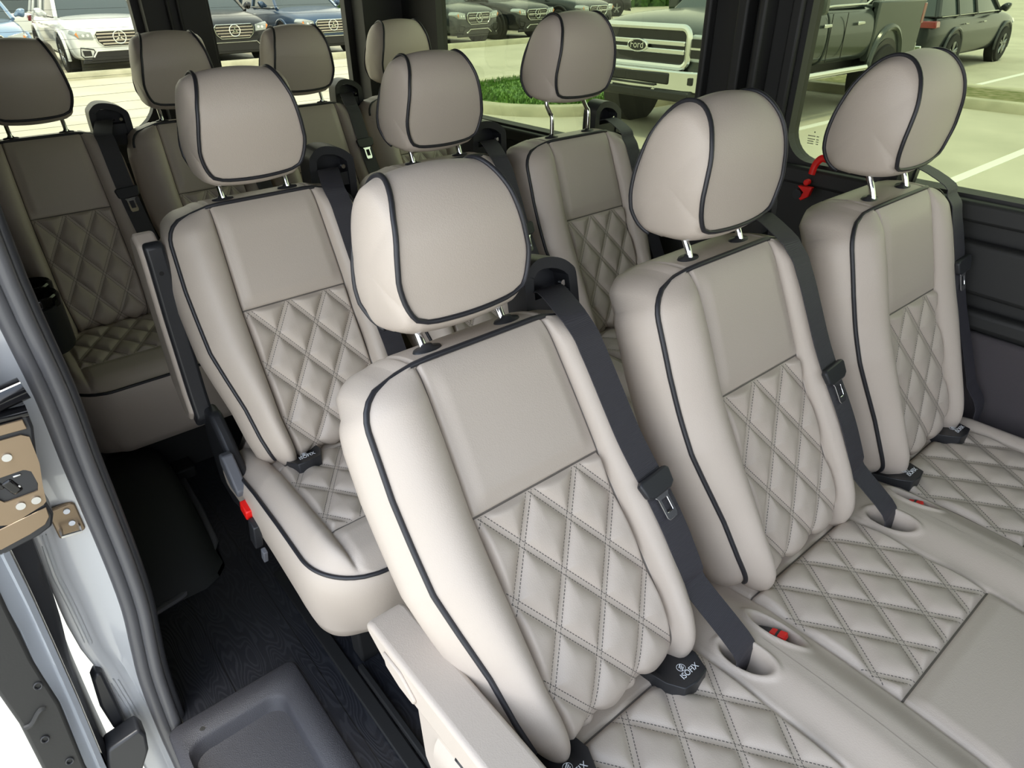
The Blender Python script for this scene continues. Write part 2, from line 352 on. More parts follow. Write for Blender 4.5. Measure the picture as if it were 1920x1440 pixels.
def half_w(s):
    w = np.interp(s, [0, 0.07, 0.15, 0.28, 0.34, 0.41, 0.48, 0.52, SL], [0.197, 0.200, 0.204, 0.201, 0.190, 0.176, 0.168, 0.160, 0.145])
    r = 0.062
    if s < r: w -= r - math.sqrt(max(0, r * r - (r - s) ** 2))
    return w
def smooth01(x): x = min(max(x, 0), 1); return x * x * (3 - 2 * x)
def pillow(y, s, y0=0.024, s0=0.0):
    """quilting height, lattice coordinates"""
    u = (y - y0) / LS + 0.5; v = (s - s0) / LB
    p, q = u + v, u - v
    dp = abs(p - round(p)) * 0.0717; dq = abs(q - round(q)) * 0.0717
    d = min(dp, dq); e = max(d - 0.0045, 0)
    m_ = max(dp, dq)
    h = 0.0105 * (1 - math.exp(-e / 0.0085)) * (0.75 + 0.25 * smooth01((m_ - 0.0045) / 0.02))
    return h, p, q
def seam_y(s): return float(np.interp(s, [0, 0.2, 0.45, 0.62], [0.110, 0.117, 0.118, 0.104]))
def back_h(y, s, w):
    """height above the spine, quilt attribute"""
    sy = seam_y(s); e = abs(y); fl = 0.0; p = q = 0.0
    top = smooth01(s / 0.05)
    if e <= sy:
        d = sy - e
        if s > SEAM + 0.002:
            h, p, q = pillow(y, s - SEAM); h *= smooth01(d / 0.010) * smooth01((s - SEAM) / 0.012) ; h -= 0.002; fl = 1.0
        else:
            h = 0.006 * smooth01(d / 0.03) * smooth01((SEAM - s) / 0.03) * top
        g = -0.006 * math.exp(-(d / 0.003) ** 2)
        if abs(s - SEAM) < 0.012: g = min(g, -0.004 * math.exp(-((s - SEAM) / 0.0025) ** 2))
        h += g
        if d < 0.0012 : fl = -1.0
        if abs(s - SEAM) < 0.0014: fl = -1.0
        if fl > 0 and d < 0.003: fl = 0
    else:
        t = (e - sy) / max(w - sy, 0.01); fs = 0.028 * top * np.interp(s, [0, .1, .3, .5, SL], [0.5, 0.8, 1.0, 1.0, .7])
        h = fs * (math.sin(PI * min(t, 1) ** 0.85) ** 0.75 if 0 < t < 1 else 0) - 0.012 * t ** 2
        h += -0.006 * math.exp(-((e - sy) / 0.0035) ** 2)
    return h, (p, q, fl)
def back_pt(y, s, off=0.0):
    c, n = spine(s); w = half_w(s); h, _ = back_h(y, s, w); h += off
    return (c[0] + n[0] * h, y, c[1] + n[1] * h)
PIV = np.array([0.2, 0.0, 0.5])
def build_backrest():
    rows = sorted(set(list(np.linspace(0, 0.06, 16)) + list(np.linspace(0.06, SL, 215)) + [SEAM - 0.0012, SEAM, SEAM + 0.0012]))
    tb = 1 - (1 - np.linspace(0, 1, 20)) ** 1.0
    colp = sorted(set(list(np.linspace(-1, 1, 92)) + [-0.985, 0.985, -0.992, 0.992]))
    V = []; A = []
    nb = 22
    for s in rows:
        w = half_w(s); sy = min(seam_y(s), w - 0.03); c, n = spine(s)
        ys = [-(w + (sy + 0.001 - w) * k / nb) for k in range(nb + 1)] + [sy * u for u in colp] + [sy + 0.001 + (w - sy - 0.001) * k / nb for k in range(nb + 1)]
        for y in ys:
            h, a = back_h(y, s, w); V.append((c[0] + n[0] * h, y, c[1] + n[1] * h)); A.append(a)
    nc = len(ys); nr = len(rows)
    F = [(i * nc + j, (i + 1) * nc + j, (i + 1) * nc + j + 1, i * nc + j + 1) for i in range(nr - 1) for j in range(nc - 1)]
    loop = [i * nc for i in range(nr - 1, -1, -1)] + list(range(1, nc)) + [i * nc + nc - 1 for i in range(1, nr)] + [(nr - 1) * nc + j for j in range(nc - 2, 0, -1)]
    # ring offsets
    pts = [np.array(V[i]) for i in loop]; nl = len(pts)
    cy = 0.0; prev = loop
    def outward(k):
        a = pts[(k - 3) % nl]; c_ = pts[(k + 3) % nl]; t = c_ - a; s_ = 0 
        return t
    ns = []
    for k in range(nl):
        z = pts[k][2]; i = loop[k] // nc; nrm = spine(min(rows[i], SL - 0.13))[1]; n3 = np.array([nrm[0], 0, nrm[1]])
        t = outward(k); t /= (np.linalg.norm(t) + 1e-9); o = np.cross(t, n3); o /= (np.linalg.norm(o) + 1e-9)
        ns.append((o, n3))
    # make sure outward
    cen = np.mean(pts, axis=0)
    sgn = np.sign(sum(np.dot(ns[k][0], pts[k] - cen) for k in range(nl)))
    for (ou, bk) in ((0.0035, 0.006), (0.010, 0.018), (0.017, 0.038), (0.019, 0.060), (0.014, 0.084), (-0.004, 0.104), (-0.035, 0.113), (-0.09, 0.116)):
        st = len(V)
        for k in range(nl):
            o, n3 = ns[k]; topf = 1.0 if pts[k][2] < 0.93 else np.interp(pts[k][2], [0.93, 1.0], [1, 0.35])
            oo = ou * topf if ou > 0 else ou
            d = sgn * o * oo - n3 * bk
            v = pts[k] + d
            if pts[k][2] > 0.97: v = pts[k] + sgn * o * oo * 0.3 + np.array([-bk * 1.0, 0, -0.02 * (bk / 0.116) ** 2 + (0.001 * math.sin(PI * min(bk / 0.1, 1)))]); 
            V.append(tuple(v)); A.append((0, 0, 0))
        F += [(prev[k], prev[(k + 1) % nl], st + (k + 1) % nl, st + k) for k in range(nl)]
        prev = list(range(st, st + nl))
    ce = len(V); V.append(tuple(np.mean([V[i] for i in prev], axis=0))); A.append((0, 0, 0))
    F += [(prev[k], prev[(k + 1) % nl], ce) for k in range(nl)]
    V = [np.array(v) - PIV for v in V]
    me = mesh(V, F, 'backrest'); at = me.attributes.new('quilt', 'FLOAT_VECTOR', 'POINT'); at.data.foreach_set('vector', np.array(A, dtype=np.float32).ravel())
    me.materials.append(M['quilt'])
    import bmesh
    bm = bmesh.new(); bm.from_mesh(me); bmesh.ops.recalc_face_normals(bm, faces=bm.faces); bm.to_mesh(me); bm.free()
    # piping path: left column from s=0.5 up, over the top, down the right
    path = []
    ss = [s for s in rows if s <= SL - 0.022][::3]
    for s in ss[::-1]: w = half_w(s); p = np.array(back_pt(-w, s, 0.0)); path.append(p + [0, -0.002, 0])
    p0 = path[-1]; w0 = half_w(0)
    for k in range(1, 12): path.append(np.array(back_pt(-w0 + 2 * w0 * k / 12, 0.0, 0.0)) + [0, 0, 0.002])
    for s in ss: w = half_w(s); p = np.array(back_pt(w, s, 0.0)); path.append(p + [0, 0.002, 0])
    pm = B().tube([p - PIV for p in path], 0.0042, 8); pme = mesh(pm.v, pm.f, 'piping'); pme.materials.append(M['piping'])
    pme.polygons.foreach_set('use_smooth', [True] * len(pme.polygons)); me.polygons.foreach_set('use_smooth', [True] * len(me.polygons))
    nn = len(ss); tb_ = B().tube([p - PIV for p in path[nn - 6:len(path) - nn + 6]], 0.0042, 8); tme = mesh(tb_.v, tb_.f, 'piping'); tme.materials.append(M['piping']); tme.polygons.foreach_set('use_smooth', [True] * len(tme.polygons))
    return me, pme, tme
BACK_ME, BACK_PIPE, BACK_PIPE_TOP = build_backrest()

# headrest: closed side profile (x, z) going from back bottom, up the back, over the top, down the front, and under
HP = [(-0.040, 1.041), (-0.072, 1.048), (-0.089, 1.076), (-0.090, 1.118), (-0.079, 1.160), (-0.058, 1.200), (-0.028, 1.228), (0.002, 1.237), (0.030, 1.229), (0.051, 1.205), (0.060, 1.170), (0.057, 1.130), (0.051, 1.092), (0.045, 1.060), (0.028, 1.045), (-0.004, 1.040), (-0.040, 1.041)]
HP = [(x, z if z < 1.12 else 1.12 + (z - 1.12) * 1.11) for x, z in HP]
HPc = np.array(catmull(HP, 8)[:-1]); HK = len(HPc); HF = 13 * 8            # HF: index where the piping crosses the front bottom
def head_hw(k):
    x, z = HPc[k]; f = k / HK
    hw = float(np.interp(z, [1.04, 1.06, 1.085, 1.11, 1.15, 1.20, 1.23, 1.25], [0.088, 0.098, 0.106, 0.107, 0.102, 0.092, 0.081, 0.073]))
    if x < 0.0 and f < 0.45: hw -= 0.008 * smooth01((0.0 - x) / 0.06)
    d = abs(k - HF) / 8.0
    if k > HF: hw = min(hw, 0.080)
    elif d < 2.2: hw = min(hw, 0.072 + 0.035 * math.sqrt(max(0, 1 - (1 - d / 2.2) ** 2)))
    return hw
HC = np.array([-0.010, 1.138])
def build_head():
    raw = np.array([head_hw(k) for k in range(HK)]); sm = sum(np.roll(raw, d) * math.exp(-(d / 9.0) ** 2) for d in range(-20, 21)); sm = sm / sum(math.exp(-(d / 9.0) ** 2) for d in range(-20, 21))
    sm = np.clip(sm, 0.092, 1)
    V = []; cols = np.linspace(-1, 1, 41)
    for k in range(HK):
        hw = head_hw(k); x, z = HPc[k]
        for u in cols:
            crown = 0.007 * (1 - u * u) if x > 0 else 0.004 * (1 - u * u)
            dirv = np.array([x, z]) - HC; dirv /= np.linalg.norm(dirv)
            V.append((x + dirv[0] * crown, u * hw, z + dirv[1] * crown))
    nc = len(cols); F = [(k * nc + j, ((k + 1) % HK) * nc + j, ((k + 1) % HK) * nc + j + 1, k * nc + j + 1) for k in range(HK) for j in range(nc - 1)]
    for sg, col in ((-1, 0), (1, nc - 1)):
        prev = [k * nc + col for k in range(HK)]
        for sc, out in ((0.985, 0.001), (0.96, 0.002), (0.92, 0.004), (0.86, 0.006), (0.76, 0.008), (0.58, 0.0105), (0.38, 0.012), (0.18, 0.0125)):
            st = len(V)
            for k in range(HK):
                x, z = HC + (HPc[k] - HC) * sc; hw = raw[k] * max(0, (sc - 0.9) / 0.1) + sm[k] * min(1, (1 - sc) / 0.1); av = 0.100
                V.append((x, sg * (hw * sc ** 2 + av * (1 - sc ** 2) + out), z))
            F += [((prev[k], prev[(k + 1) % HK], st + (k + 1) % HK, st + k) if sg < 0 else (prev[k], st + k, st + (k + 1) % HK, prev[(k + 1) % HK]))[::-1] for k in range(HK)]
            prev = list(range(st, st + HK))
        ce = len(V); V.append((HC[0], sg * 0.1127, HC[1])); F += [(prev[k], prev[(k + 1) % HK], ce) for k in range(HK)]
    V = [np.array(v) - PIV for v in V]; me = mesh(V, F, 'headrest'); me.materials.append(M['leather'])
    import bmesh
    bm = bmesh.new(); bm.from_mesh(me); bmesh.ops.recalc_face_normals(bm, faces=bm.faces); bm.to_mesh(me); bm.free()
    path = []
    ks = list(range(6, HF + 1, 2))
    for k in ks: path.append((HPc[k][0], -head_hw(k), HPc[k][1]))
    hw = head_hw(HF); x, z = HPc[HF]
    for j in range(1, 10): u = -1 + 2 * j / 10; path.append((x + 0.004 * (1 - u * u), u * hw, z - 0.001 - 0.004 * (1 - u * u)))
    for k in ks[::-1]: path.append((HPc[k][0], head_hw(k), HPc[k][1]))
    path = [HCt for HCt in path]
    pp = []
    for p in path:
        d = np.array([p[0], p[2]]) - HC; d /= np.linalg.norm(d); pp.append(np.array([p[0] + d[0] * 0.0015, p[1] * 1.012, p[2] + d[1] * 0.0015]) - PIV)
    b = B().tube(pp, 0.0038, 8); pme = mesh(b.v, b.f, 'piping'); pme.materials.append(M['piping'])
    for q in (me, pme): q.polygons.foreach_set('use_smooth', [True] * len(q.polygons))
    b = B().tube(catmull([(0.018, 0, 0.960), (0.009, 0, 1.008), (-0.006, 0, 1.045), (-0.020, 0, 1.085)], 5), 0.0058, 12)
    post = mesh([np.array(v) - PIV for v in b.v], b.f, 'post'); post.materials.append(M['chrome'])
    b = B().tube(catmull([(0.009, 0, 0.965), (0.007, 0, 1.050), (-0.003, 0, 1.066), (-0.018, 0, 1.088), (-0.020, 0, 1.13), (-0.020, 0, 1.16)], 5), 0.0058, 12)
    post2 = mesh([np.array(v) - PIV for v in b.v], b.f, 'post'); post2.materials.append(M['chrome'])
    b = B(); rr = [[(0.0 + (r_ * math.cos(a)) * 0.62, r_ * math.sin(a), z_) for a in np.linspace(0, 2 * PI, 25)[:-1]] for r_, z_ in ((0.023, 0.990), (0.024, 1.007), (0.021, 1.013), (0.010, 1.0145), (0.008, 1.018))]
    b.loft(rr); gd = mesh([np.array(v) - PIV for v in b.v], b.f, 'post_guide'); gd.materials.append(M['plastic'])
    for q in (post, post2, gd): q.polygons.foreach_set('use_smooth', [True] * len(q.polygons))
    return me, pme, post, post2, gd
HEAD_ME, HEAD_PIPE, POST, POST_LONG, GUIDE = build_head()

# cushion: height field over x 0.10..0.63 and a y range
def cushion_mesh(yl, yr, free_l, free_r, pockets, XB=0.69):
    XA = 0.12
    xs = sorted(set(list(np.linspace(XA, XB, 190)) + [XB - 0.0001, XB - 0.0004, XB - 0.0009, XB - 0.0016] + [0.5195, 0.5205, 0.2695, 0.2705]))
    us = sorted(set(list(np.linspace(0, 1, 160))))
    R = 0.12
    def ybounds(x):
        a, c = yl, yr; t = XB - x
        if t < R:
            k = R - math.sqrt(max(0, R * R - (R - t) ** 2))
            if free_l: a += k
            if free_r: c -= k
        return a, c
    V = []; A = []
    for x in xs:
        a, c = ybounds(x)
        for u in us:
            y = a + (c - a) * u
            z = float(np.interp(x, [0.12, 0.22, 0.30, 0.42, 0.52, XB - 0.07, XB - 0.02, XB], [0.462, 0.487, 0.499, 0.502, 0.501, 0.495, 0.487, 0.476]))
            sy = 0.158; e = abs(y); fl = 0.0; p = q = 0.0
            d = sy - e
            if d > 0:
                if 0.27 < x < 0.52:
                    h, p, q = pillow(y, x, 0.027, 0.4115 ); h *= smooth01(d / 0.012) * smooth01((0.52 - x) / 0.012) * smooth01((x - 0.27) / 0.012)
                    fl = 1.0 if d > 0.003 else 0.0
                    z += h - 0.001
                elif x >= 0.52: z += 0.007 * smooth01((x - 0.52) / 0.03) * smooth01(d / 0.02)
                else: z += 0.006 * math.sin(PI * smooth01((x - 0.12) / 0.15)) * smooth01(d / 0.03)
                for xx in (0.27, 0.52): z -= 0.005 * math.exp(-((x - xx) / 0.003) ** 2)
                z -= 0.005 * math.exp(-(d / 0.003) ** 2)
                if (abs(x - 0.52) < 0.0012 or abs(x - 0.27) < 0.0012): fl = -1.0
                if 0.27 < x < (XB - R if (free_l and y < 0) or (free_r and y > 0) else XB) and d < 0.0015: fl = -1.0
            else:
                lim = abs(yl) if y < 0 else abs(yr); fr = free_l if y < 0 else free_r
                t = (e - sy) / (lim - sy)
                if fr: z += 0.016 * math.sin(PI * min(t, 1) ** 0.8) * 1.0 - 0.012 * t ** 3
                else: z += 0.020 * smooth01(t * 1.25) * smooth01((XB - x) / 0.05)
                z -= 0.005 * math.exp(-(d / 0.0035) ** 2)
            ze = float(np.interp(x, [0.12, 0.30, 0.42, 0.55, 0.69], [0.470, 0.486, 0.482, 0.470, 0.464])); we = 0.0
            if free_l: we = max(we, max(0, 1 - (y - a) / 0.045) ** 2)
            if free_r: we = max(we, max(0, 1 - (c - y) / 0.045) ** 2)
            we = max(we, max(0, 1 - (XB - x) / 0.05) ** 2)
            z = z * (1 - we) + ze * we
            if we > 0.3: fl = 0.0
            for (px, py, rx, ry, dep) in pockets:
                rr = math.sqrt(((x - px) / rx) ** 2 + ((y - py - (x - px) * 0.12) / ry) ** 2)
                if rr < 1.5:
                    z -= dep * (1 - smooth01((rr - 0.55) / 0.42)) ; z += 0.0045 * math.exp(-((rr - 1.10) / 0.14) ** 2)
                    if rr < 1.2: fl = 0.0
            V.append((x, y, z)); A.append((p, q, fl))
    nc = len(us); nr = len(xs)
    F = [(i * nc + j, (i + 1) * nc + j, (i + 1) * nc + j + 1, i * nc + j + 1) for i in range(nr - 1) for j in range(nc - 1)]
    loop = [i * nc for i in range(nr)] + [(nr - 1) * nc + j for j in range(1, nc)] + [i * nc + nc - 1 for i in range(nr - 2, -1, -1)]
    prev = loop; pts = [np.array(V[i]) for i in loop]; nl = len(pts)
    kinds = [0] * nr + [1] * (nc - 1) + [2] * (nr - 1)
    ns = []
    for k in range(nl):
        t = pts[min(k + 2, nl - 1)] - pts[max(k - 2, 0)]; t[2] = 0; t /= np.linalg.norm(t) + 1e-9; o = np.array([t[1], -t[0], 0])
        if kinds[k] == 0 and not free_l: o = np.array([0.0, 0, 0]) if pts[k][0] < XB - .01 else np.array([1.0, 0, 0])
        if kinds[k] == 2 and not free_r: o = np.array([0.0, 0, 0]) if pts[k][0] < XB - .01 else np.array([1.0, 0, 0])
        if kinds[k] == 1 and ((not free_l and pts[k][1] < 0) or (not free_r and pts[k][1] > 0)): o = np.array([1.0, 0, 0])
        ns.append(o)
    ns = [o if o @ (p - np.array([0.3, (yl + yr) / 2, 0])) >= 0 else -o for o, p in zip(ns, pts)]
    for (ou, dz) in ((0.004, 0.006), (0.010, 0.02), (0.014, 0.045), (0.013, 0.09), (0.006, 0.15), (-0.004, 0.205), (-0.012, 0.235), (-0.018, 0.237)):
        st = len(V)
        for k in range(nl):
            v = pts[k] + ns[k] * (ou - 0.06 * (dz / 0.24) ** 1.3 * (1.0 if kinds[k] == 1 else smooth01((pts[k][0] - (XB - 0.16)) / 0.14))); v[2] = pts[k][2] - dz * np.interp(pts[k][0], [0.15, 0.45], [0.72, 1.0])
            V.append(tuple(v)); A.append((0, 0, 0))
        F += [(prev[k], prev[k + 1], st + k + 1, st + k) for k in range(nl - 1) if not ((kinds[k + 1] == 0 and not free_l) or (kinds[k] == 2 and not free_r))]
        prev = list(range(st, st + nl))
    me = mesh(V, F, 'seat_cushion'); at = me.attributes.new('quilt', 'FLOAT_VECTOR', 'POINT'); at.data.foreach_set('vector', np.array(A, dtype=np.float32).ravel())
    me.materials.append(M['quilt'])
    me.polygons.foreach_set('use_smooth', [True] * len(me.polygons))
    path = [pts[k] + ns[k] * 0.002 for k in range(0, nl, 3) if kinds[k] == 1 or (kinds[k] == 0 and free_l and pts[k][0] > 0.16) or (kinds[k] == 2 and free_r and pts[k][0] > 0.16)]
    b = B().tube(path, 0.0042, 8); pme = mesh(b.v, b.f, 'piping'); pme.materials.append(M['piping']); pme.polygons.foreach_set('use_smooth', [True] * len(pme.polygons))
    return me, pme
PBELT, PBUCK = (0.337, 0.193, 0.044, 0.020, 0.05), (0.340, -0.200, 0.047, 0.021, 0.036)
CUSH = {'right': cushion_mesh(-0.222, 0.236, True, False, [PBELT]), 'right_short': cushion_mesh(-0.222, 0.235, True, False, [PBELT], 0.64), 'middle': cushion_mesh(-0.235, 0.246, False, False, [PBELT, PBUCK]),
        'left': cushion_mesh(-0.235, 0.225, False, True, [PBUCK])}

def bez(p0, p1, p2, p3, n):
    out = []
    for i in range(n + 1):
        t = i / n; out.append((1 - t) ** 3 * np.array(p0) + 3 * t * (1 - t) ** 2 * np.array(p1) + 3 * t * t * (1 - t) * np.array(p2) + t ** 3 * np.array(p3))
    return out
def recl(v, rc):
    v = np.array(v, float) - PIV; c, s = math.cos(rc), math.sin(rc)
    return np.array([c * v[0] + s * v[2], v[1], -s * v[0] + c * v[2]]) + PIV
def ribbon(pts, w, th, name, mat, parent, lat=(0, 1, 0), loc=(0, 0, 0)):
    """flat strap along pts"""
    pts = [np.array(p, float) for p in pts]; V = []; UV = []; acc = 0
    for i, p in enumerate(pts):
        t = pts[min(i + 1, len(pts) - 1)] - pts[max(i - 1, 0)]; t /= np.linalg.norm(t); l = np.array(lat, float); l -= t * (l @ t); l /= np.linalg.norm(l); n = np.cross(t, l)
        if i: acc += np.linalg.norm(p - pts[i - 1])
        for (a, c_) in ((-1, -1), (1, -1), (1, 1), (-1, 1)): V.append(p + l * a * w / 2 + n * c_ * th / 2); UV.append((a * w / 2, acc))
    b = B().loft([V[i * 4:i * 4 + 4] for i in range(len(pts))]); me = mesh(b.v, b.f, name); uv = me.uv_layers.new(name='UVMap')
    for lp in me.loops: uv.data[lp.index].uv = UV[lp.vertex_index]
    o = link(name, me, mat, parent, True, loc); me.set_sharp_from_angle(angle=math.radians(50)); return o

def tongue(parent, P, T, Nn, Lt, loc):
    """plastic loop plus steel tongue at P, along T (down the belt), Nn outward, Lt lateral"""
    P, T, Nn, Lt = [np.array(a, float) for a in (P, T, Nn, Lt)]
    mt = Matrix(((Lt[0], T[0], Nn[0], P[0]), (Lt[1], T[1], Nn[1], P[1]), (Lt[2], T[2], Nn[2], P[2]), (0, 0, 0, 1)))
    pts = [(-0.033, -0.012), (-0.028, -0.017), (0.028, -0.017), (0.034, -0.012), (0.030, 0.010), (0.020, 0.016), (-0.020, 0.016), (-0.030, 0.010)]
    b = B().prism([mt @ Vector((x, y, 0.001)) for x, y in pts], mt.to_3x3() @ Vector((0, 0, 0.011)))
    h = b.out('latch_holder', 'plastic', parent, bevel=0.003, seg=3, loc=loc)
    b = B()
    o_ = [(-0.017, 0.014), (-0.0115, 0.022), (-0.0115, 0.052), (-0.0085, 0.057), (0.0085, 0.057), (0.0115, 0.052), (0.0115, 0.022), (0.017, 0.014)]
    i_ = [(-0.0062, 0.024), (-0.0062, 0.025), (-0.0062, 0.044), (-0.0055, 0.045), (0.0055, 0.045), (0.0062, 0.044), (0.0062, 0.025), (0.0062, 0.024)]
    vv = []
    for zz in (0.004, 0.0068):
        vv += [mt @ Vector((x, y, zz)) for x, y in o_] + [mt @ Vector((x, y, zz)) for x, y in i_]
    f = []; n = 8
    for i in range(n):
        j = (i + 1) % n
        f += [(i, j, n + j, n + i), (2 * n + i, 3 * n + i, 3 * n + j, 2 * n + j), (i, 2 * n + i, 2 * n + j, j), (n + i, n + j, 3 * n + j, 3 * n + i)]
    b.add(vv, f); b.out('latch_tongue', 'chrome', h, bevel=0.0006, seg=1)
SEATS = []
def make_seat(name, x, y, rc, kind, label, ysc=1.0, belt_y=0.155, long_post=0.0, hx_=0.0, latch=0.36, aisle=False, tilt=0.0, hz=0.0):
    off = (0, 0, -FZ)
    r = empty('passenger_seat', (x, y, FZ)); tag(r, label, 'seat', 'van passenger seats')
    loc = Vector((PIV[0], PIV[1], PIV[2] - FZ))
    bk = link('backrest', BACK_ME, None, r, False, loc); bk.rotation_euler.y = rc; bk.scale.y = ysc
    link('piping', BACK_PIPE_TOP if x < -1.5 else BACK_PIPE, None, bk, False)
    hd = link('headrest', HEAD_ME, None, r, False, loc); hd.rotation_euler.y = rc
    up = Vector((math.sin(rc), 0, math.cos(rc))) * (hz + long_post); hd.location = loc + up + Vector((hx_, 0, 0))
    if tilt:
        a_ = recl((0, 0, 1.03), rc) - recl((0, 0, 1.03), rc + tilt); hd.rotation_euler.y = rc + tilt; hd.location += Vector(a_)
    hp = link('piping', HEAD_PIPE, None, hd, False)
    for s_ in (-1, 1):
        p = link('post', POST_LONG if long_post else POST, None, hd, False, (0, s_ * 0.07, -long_post - hz))
        link('post_guide', GUIDE, None, bk, False, (0.008, s_ * 0.07 / ysc, -0.007))
    cm, cp = CUSH['right_short' if kind == 'right' and x < -0.1 else kind]
    cu = link('seat_cushion', cm, None, r, False, off); cu.scale.y = ysc; link('piping', cp, None, cu, False)
    # base frame
    b = B(); yl, yr = (-0.16, 0.2) if kind == 'right' else ((-0.2, 0.2) if kind == 'middle' else (-0.2, 0.18))
    b.box((0.34, (yl + yr) / 2, 0.33), (0.40, yr - yl, 0.10)); b.box((0.16, (yl + yr) / 2, 0.19), (0.06, (yr - yl) * 0.85, 0.28)); b.box((0.46, (yl + yr) / 2, 0.19), (0.05, (yr - yl) * 0.85, 0.28))
    b.box((0.30, (yl + yr) / 2, 0.07), (0.50, 0.06, 0.04)); b.box((0.10, (yl + yr) / 2, 0.40), (0.06, yr - yl, 0.14))
    b.out('seat_base', 'dark', r, bevel=0.006, loc=off)
    # belt outlet behind the shoulder
    b = B(); hx, hy = -0.062, 0.203
    pth = [(hx, hy - 0.047, 0.93), (hx, hy - 0.047, 1.025), (hx, hy - 0.040, 1.045), (hx, hy - 0.020, 1.056), (hx, hy + 0.015, 1.050), (hx, hy + 0.040, 1.034), (hx, hy + 0.047, 1.015), (hx, hy + 0.047, 0.93)]
    rgs = []
    for i, p in enumerate(catmull(pth, 4)):
        pp_ = catmull(pth, 4); q0 = pp_[max(i - 1, 0)]; q1 = pp_[min(i + 1, len(pp_) - 1)]; t = np.array(q1) - np.array(q0); t /= np.linalg.norm(t); n_ = np.cross(t, (1, 0, 0))
        rgs.append([np.array(p) + n_ * a * 0.009 + np.array((1, 0, 0)) * c_ * 0.026 for a, c_ in ((-1, -1), (1, -1), (1, 1), (-1, 1))])
    b.loft(rgs); b.box((hx - 0.018, hy, 0.985), (0.012, 0.088, 0.11)); b.box((hx, hy, 0.985), (0.045, 0.088, 0.03))
    v_ = [recl(p, rc) for p in b.v]; b.v = [tuple(q) for q in v_]
    if kind != 'none':
        ho = b.out('belt_outlet', 'plastic', r, bevel=0.003, loc=off)
    if kind != 'none': B().add(*(lambda q: (q.v, q.f))(B().cyl(recl((hx + 0.012, hy + 0.030, 1.012), rc), recl((hx + 0.020, hy + 0.030, 1.012), rc), 0.005, 10))).out('screw', 'chrome', ho)
    # belt path
    by = belt_y; ps = []
    ps += [recl(p, rc) for p in [(hx - 0.005, hy - 0.01, 1.005), (hx + 0.020, hy - 0.013, 1.012), (-0.01, (hy + by) / 2, 1.018)]]
    for s_ in np.linspace(0.012, 0.47, 24):
        yy = by + 0.02 * smooth01((s_ - 0.1) / 0.4)
        c_, n_ = spine(s_); w_ = half_w(s_); hh = max(back_h(yy + dd, s_, w_)[0] for dd in (-0.018, 0, 0.018)) + 0.004
        hh = max(hh, 0.016 if s_ > .05 else 0.008)
        ps.append(recl((c_[0] + n_[0] * hh, yy * 1.0, c_[1] + n_[1] * hh), rc))
    ps += [np.array((0.325, 0.19, 0.535)), np.array((0.337, 0.197, 0.50)), np.array((0.337, 0.198, 0.462))] if kind != 'left' else [np.array((0.30, 0.212, 0.54)), np.array((0.30, 0.222, 0.47))]
    ps = catmull(ps, 3)
    be = ribbon(ps, 0.049, 0.0016, 'seat_belt', 'belt', r, loc=off)
    # latch tongue part-way down
    k = int(len(ps) * latch); P_ = ps[k]; T_ = ps[k + 1] - ps[k - 1]; T_ /= np.linalg.norm(T_); Lt = np.array((0, 1, 0.0)); Lt -= T_ * (Lt @ T_); Lt /= np.linalg.norm(Lt); Nn = np.cross(Lt, T_)
    if Nn[0] < 0: Nn = -Nn; Lt = -Lt
    tongue(be, P_, T_, Nn, Lt, (0, 0, 0))
    if kind != 'right':
        b = B().box((0.330, -0.200, 0.484), (0.055, 0.018, 0.034), rot=0.1, ry=-0.5)
        bu = b.out('belt_buckle', 'plastic', r, bevel=0.003, loc=off)
        B().box((0.345, -0.199, 0.5055), (0.026, 0.0155, 0.010), rot=0.1, ry=-0.35).out('release_button', 'red', bu, bevel=0.002)
    SEATS.append(r); return r
def isofix(r, y, text=True):
    b = B()
    o_ = [(0.225, y - 0.034, 0.488), (0.225, y + 0.034, 0.492), (0.285, y + 0.036, 0.506), (0.312, y + 0.024, 0.510), (0.316, y, 0.511), (0.312, y - 0.020, 0.510), (0.290, y - 0.030, 0.506)]
    i_ = [(0.232, y - 0.020, 0.480), (0.232, y + 0.020, 0.482), (0.266, y + 0.022, 0.490), (0.284, y + 0.012, 0.500), (0.285, y, 0.501), (0.284, y - 0.010, 0.500), (0.268, y - 0.018, 0.490)]
    gx = lambda p, dz: (0.27 + (p[0] - 0.27) * 1.12, y + (p[1] - y) * 1.15, p[2] + dz)
    o_ = [gx(p, 0.013) for p in o_]; i_ = [gx(p, 0.013) for p in i_]
    n = len(o_); base = [(p[0], p[1], p[2] - 0.05) for p in o_]
    V = o_ + i_ + base; F = []
    for i in range(n):
        j = (i + 1) % n; F += [(i, j, n + j, n + i), (i, 2 * n + i, 2 * n + j, j)]
    F.append(tuple(range(n, 2 * n)))
    b.add(V, F); o = b.out('child_seat_anchor', 'plastic', r, bevel=0.002, loc=(0, 0, -FZ))
    if text:
        sl = Matrix.Translation((0.3035, y + 0.003, 0.5255)) @ Matrix.Rotation(PI / 2, 4, 'Z') @ Matrix.Rotation(math.radians(9), 4, 'X') 
        text_mesh('ISOFIX', 0.0120, 'white', 'lettering', o, sl)
        b = B(); cz = Vector((0.2905, y + 0.0, 0.5222))
        b.tube([cz + Vector((0.0065 * math.cos(a), 0.0065 * math.sin(a), 0.0065 * 0.15 * math.cos(a))) for a in np.linspace(0, 2 * PI, 25)[:-1]], 0.0004, 5, closed=True)
        for dx in (-0.003, 0, 0.003): b.box(cz + Vector((dx, 0.0005, 0)), (0.0016, 0.007, 0.0006), rot=0.5)
        b.out('emblem', 'white', o, smooth=False)
    return o
D = math.radians
A1 = make_seat('A1', 0, 0, D(-10.3), 'right', 'nearest taupe quilted seat, leaning back, beside the lowered cream armrest', latch=0.60, tilt=D(-6), hz=-0.018, hx_=-0.014)
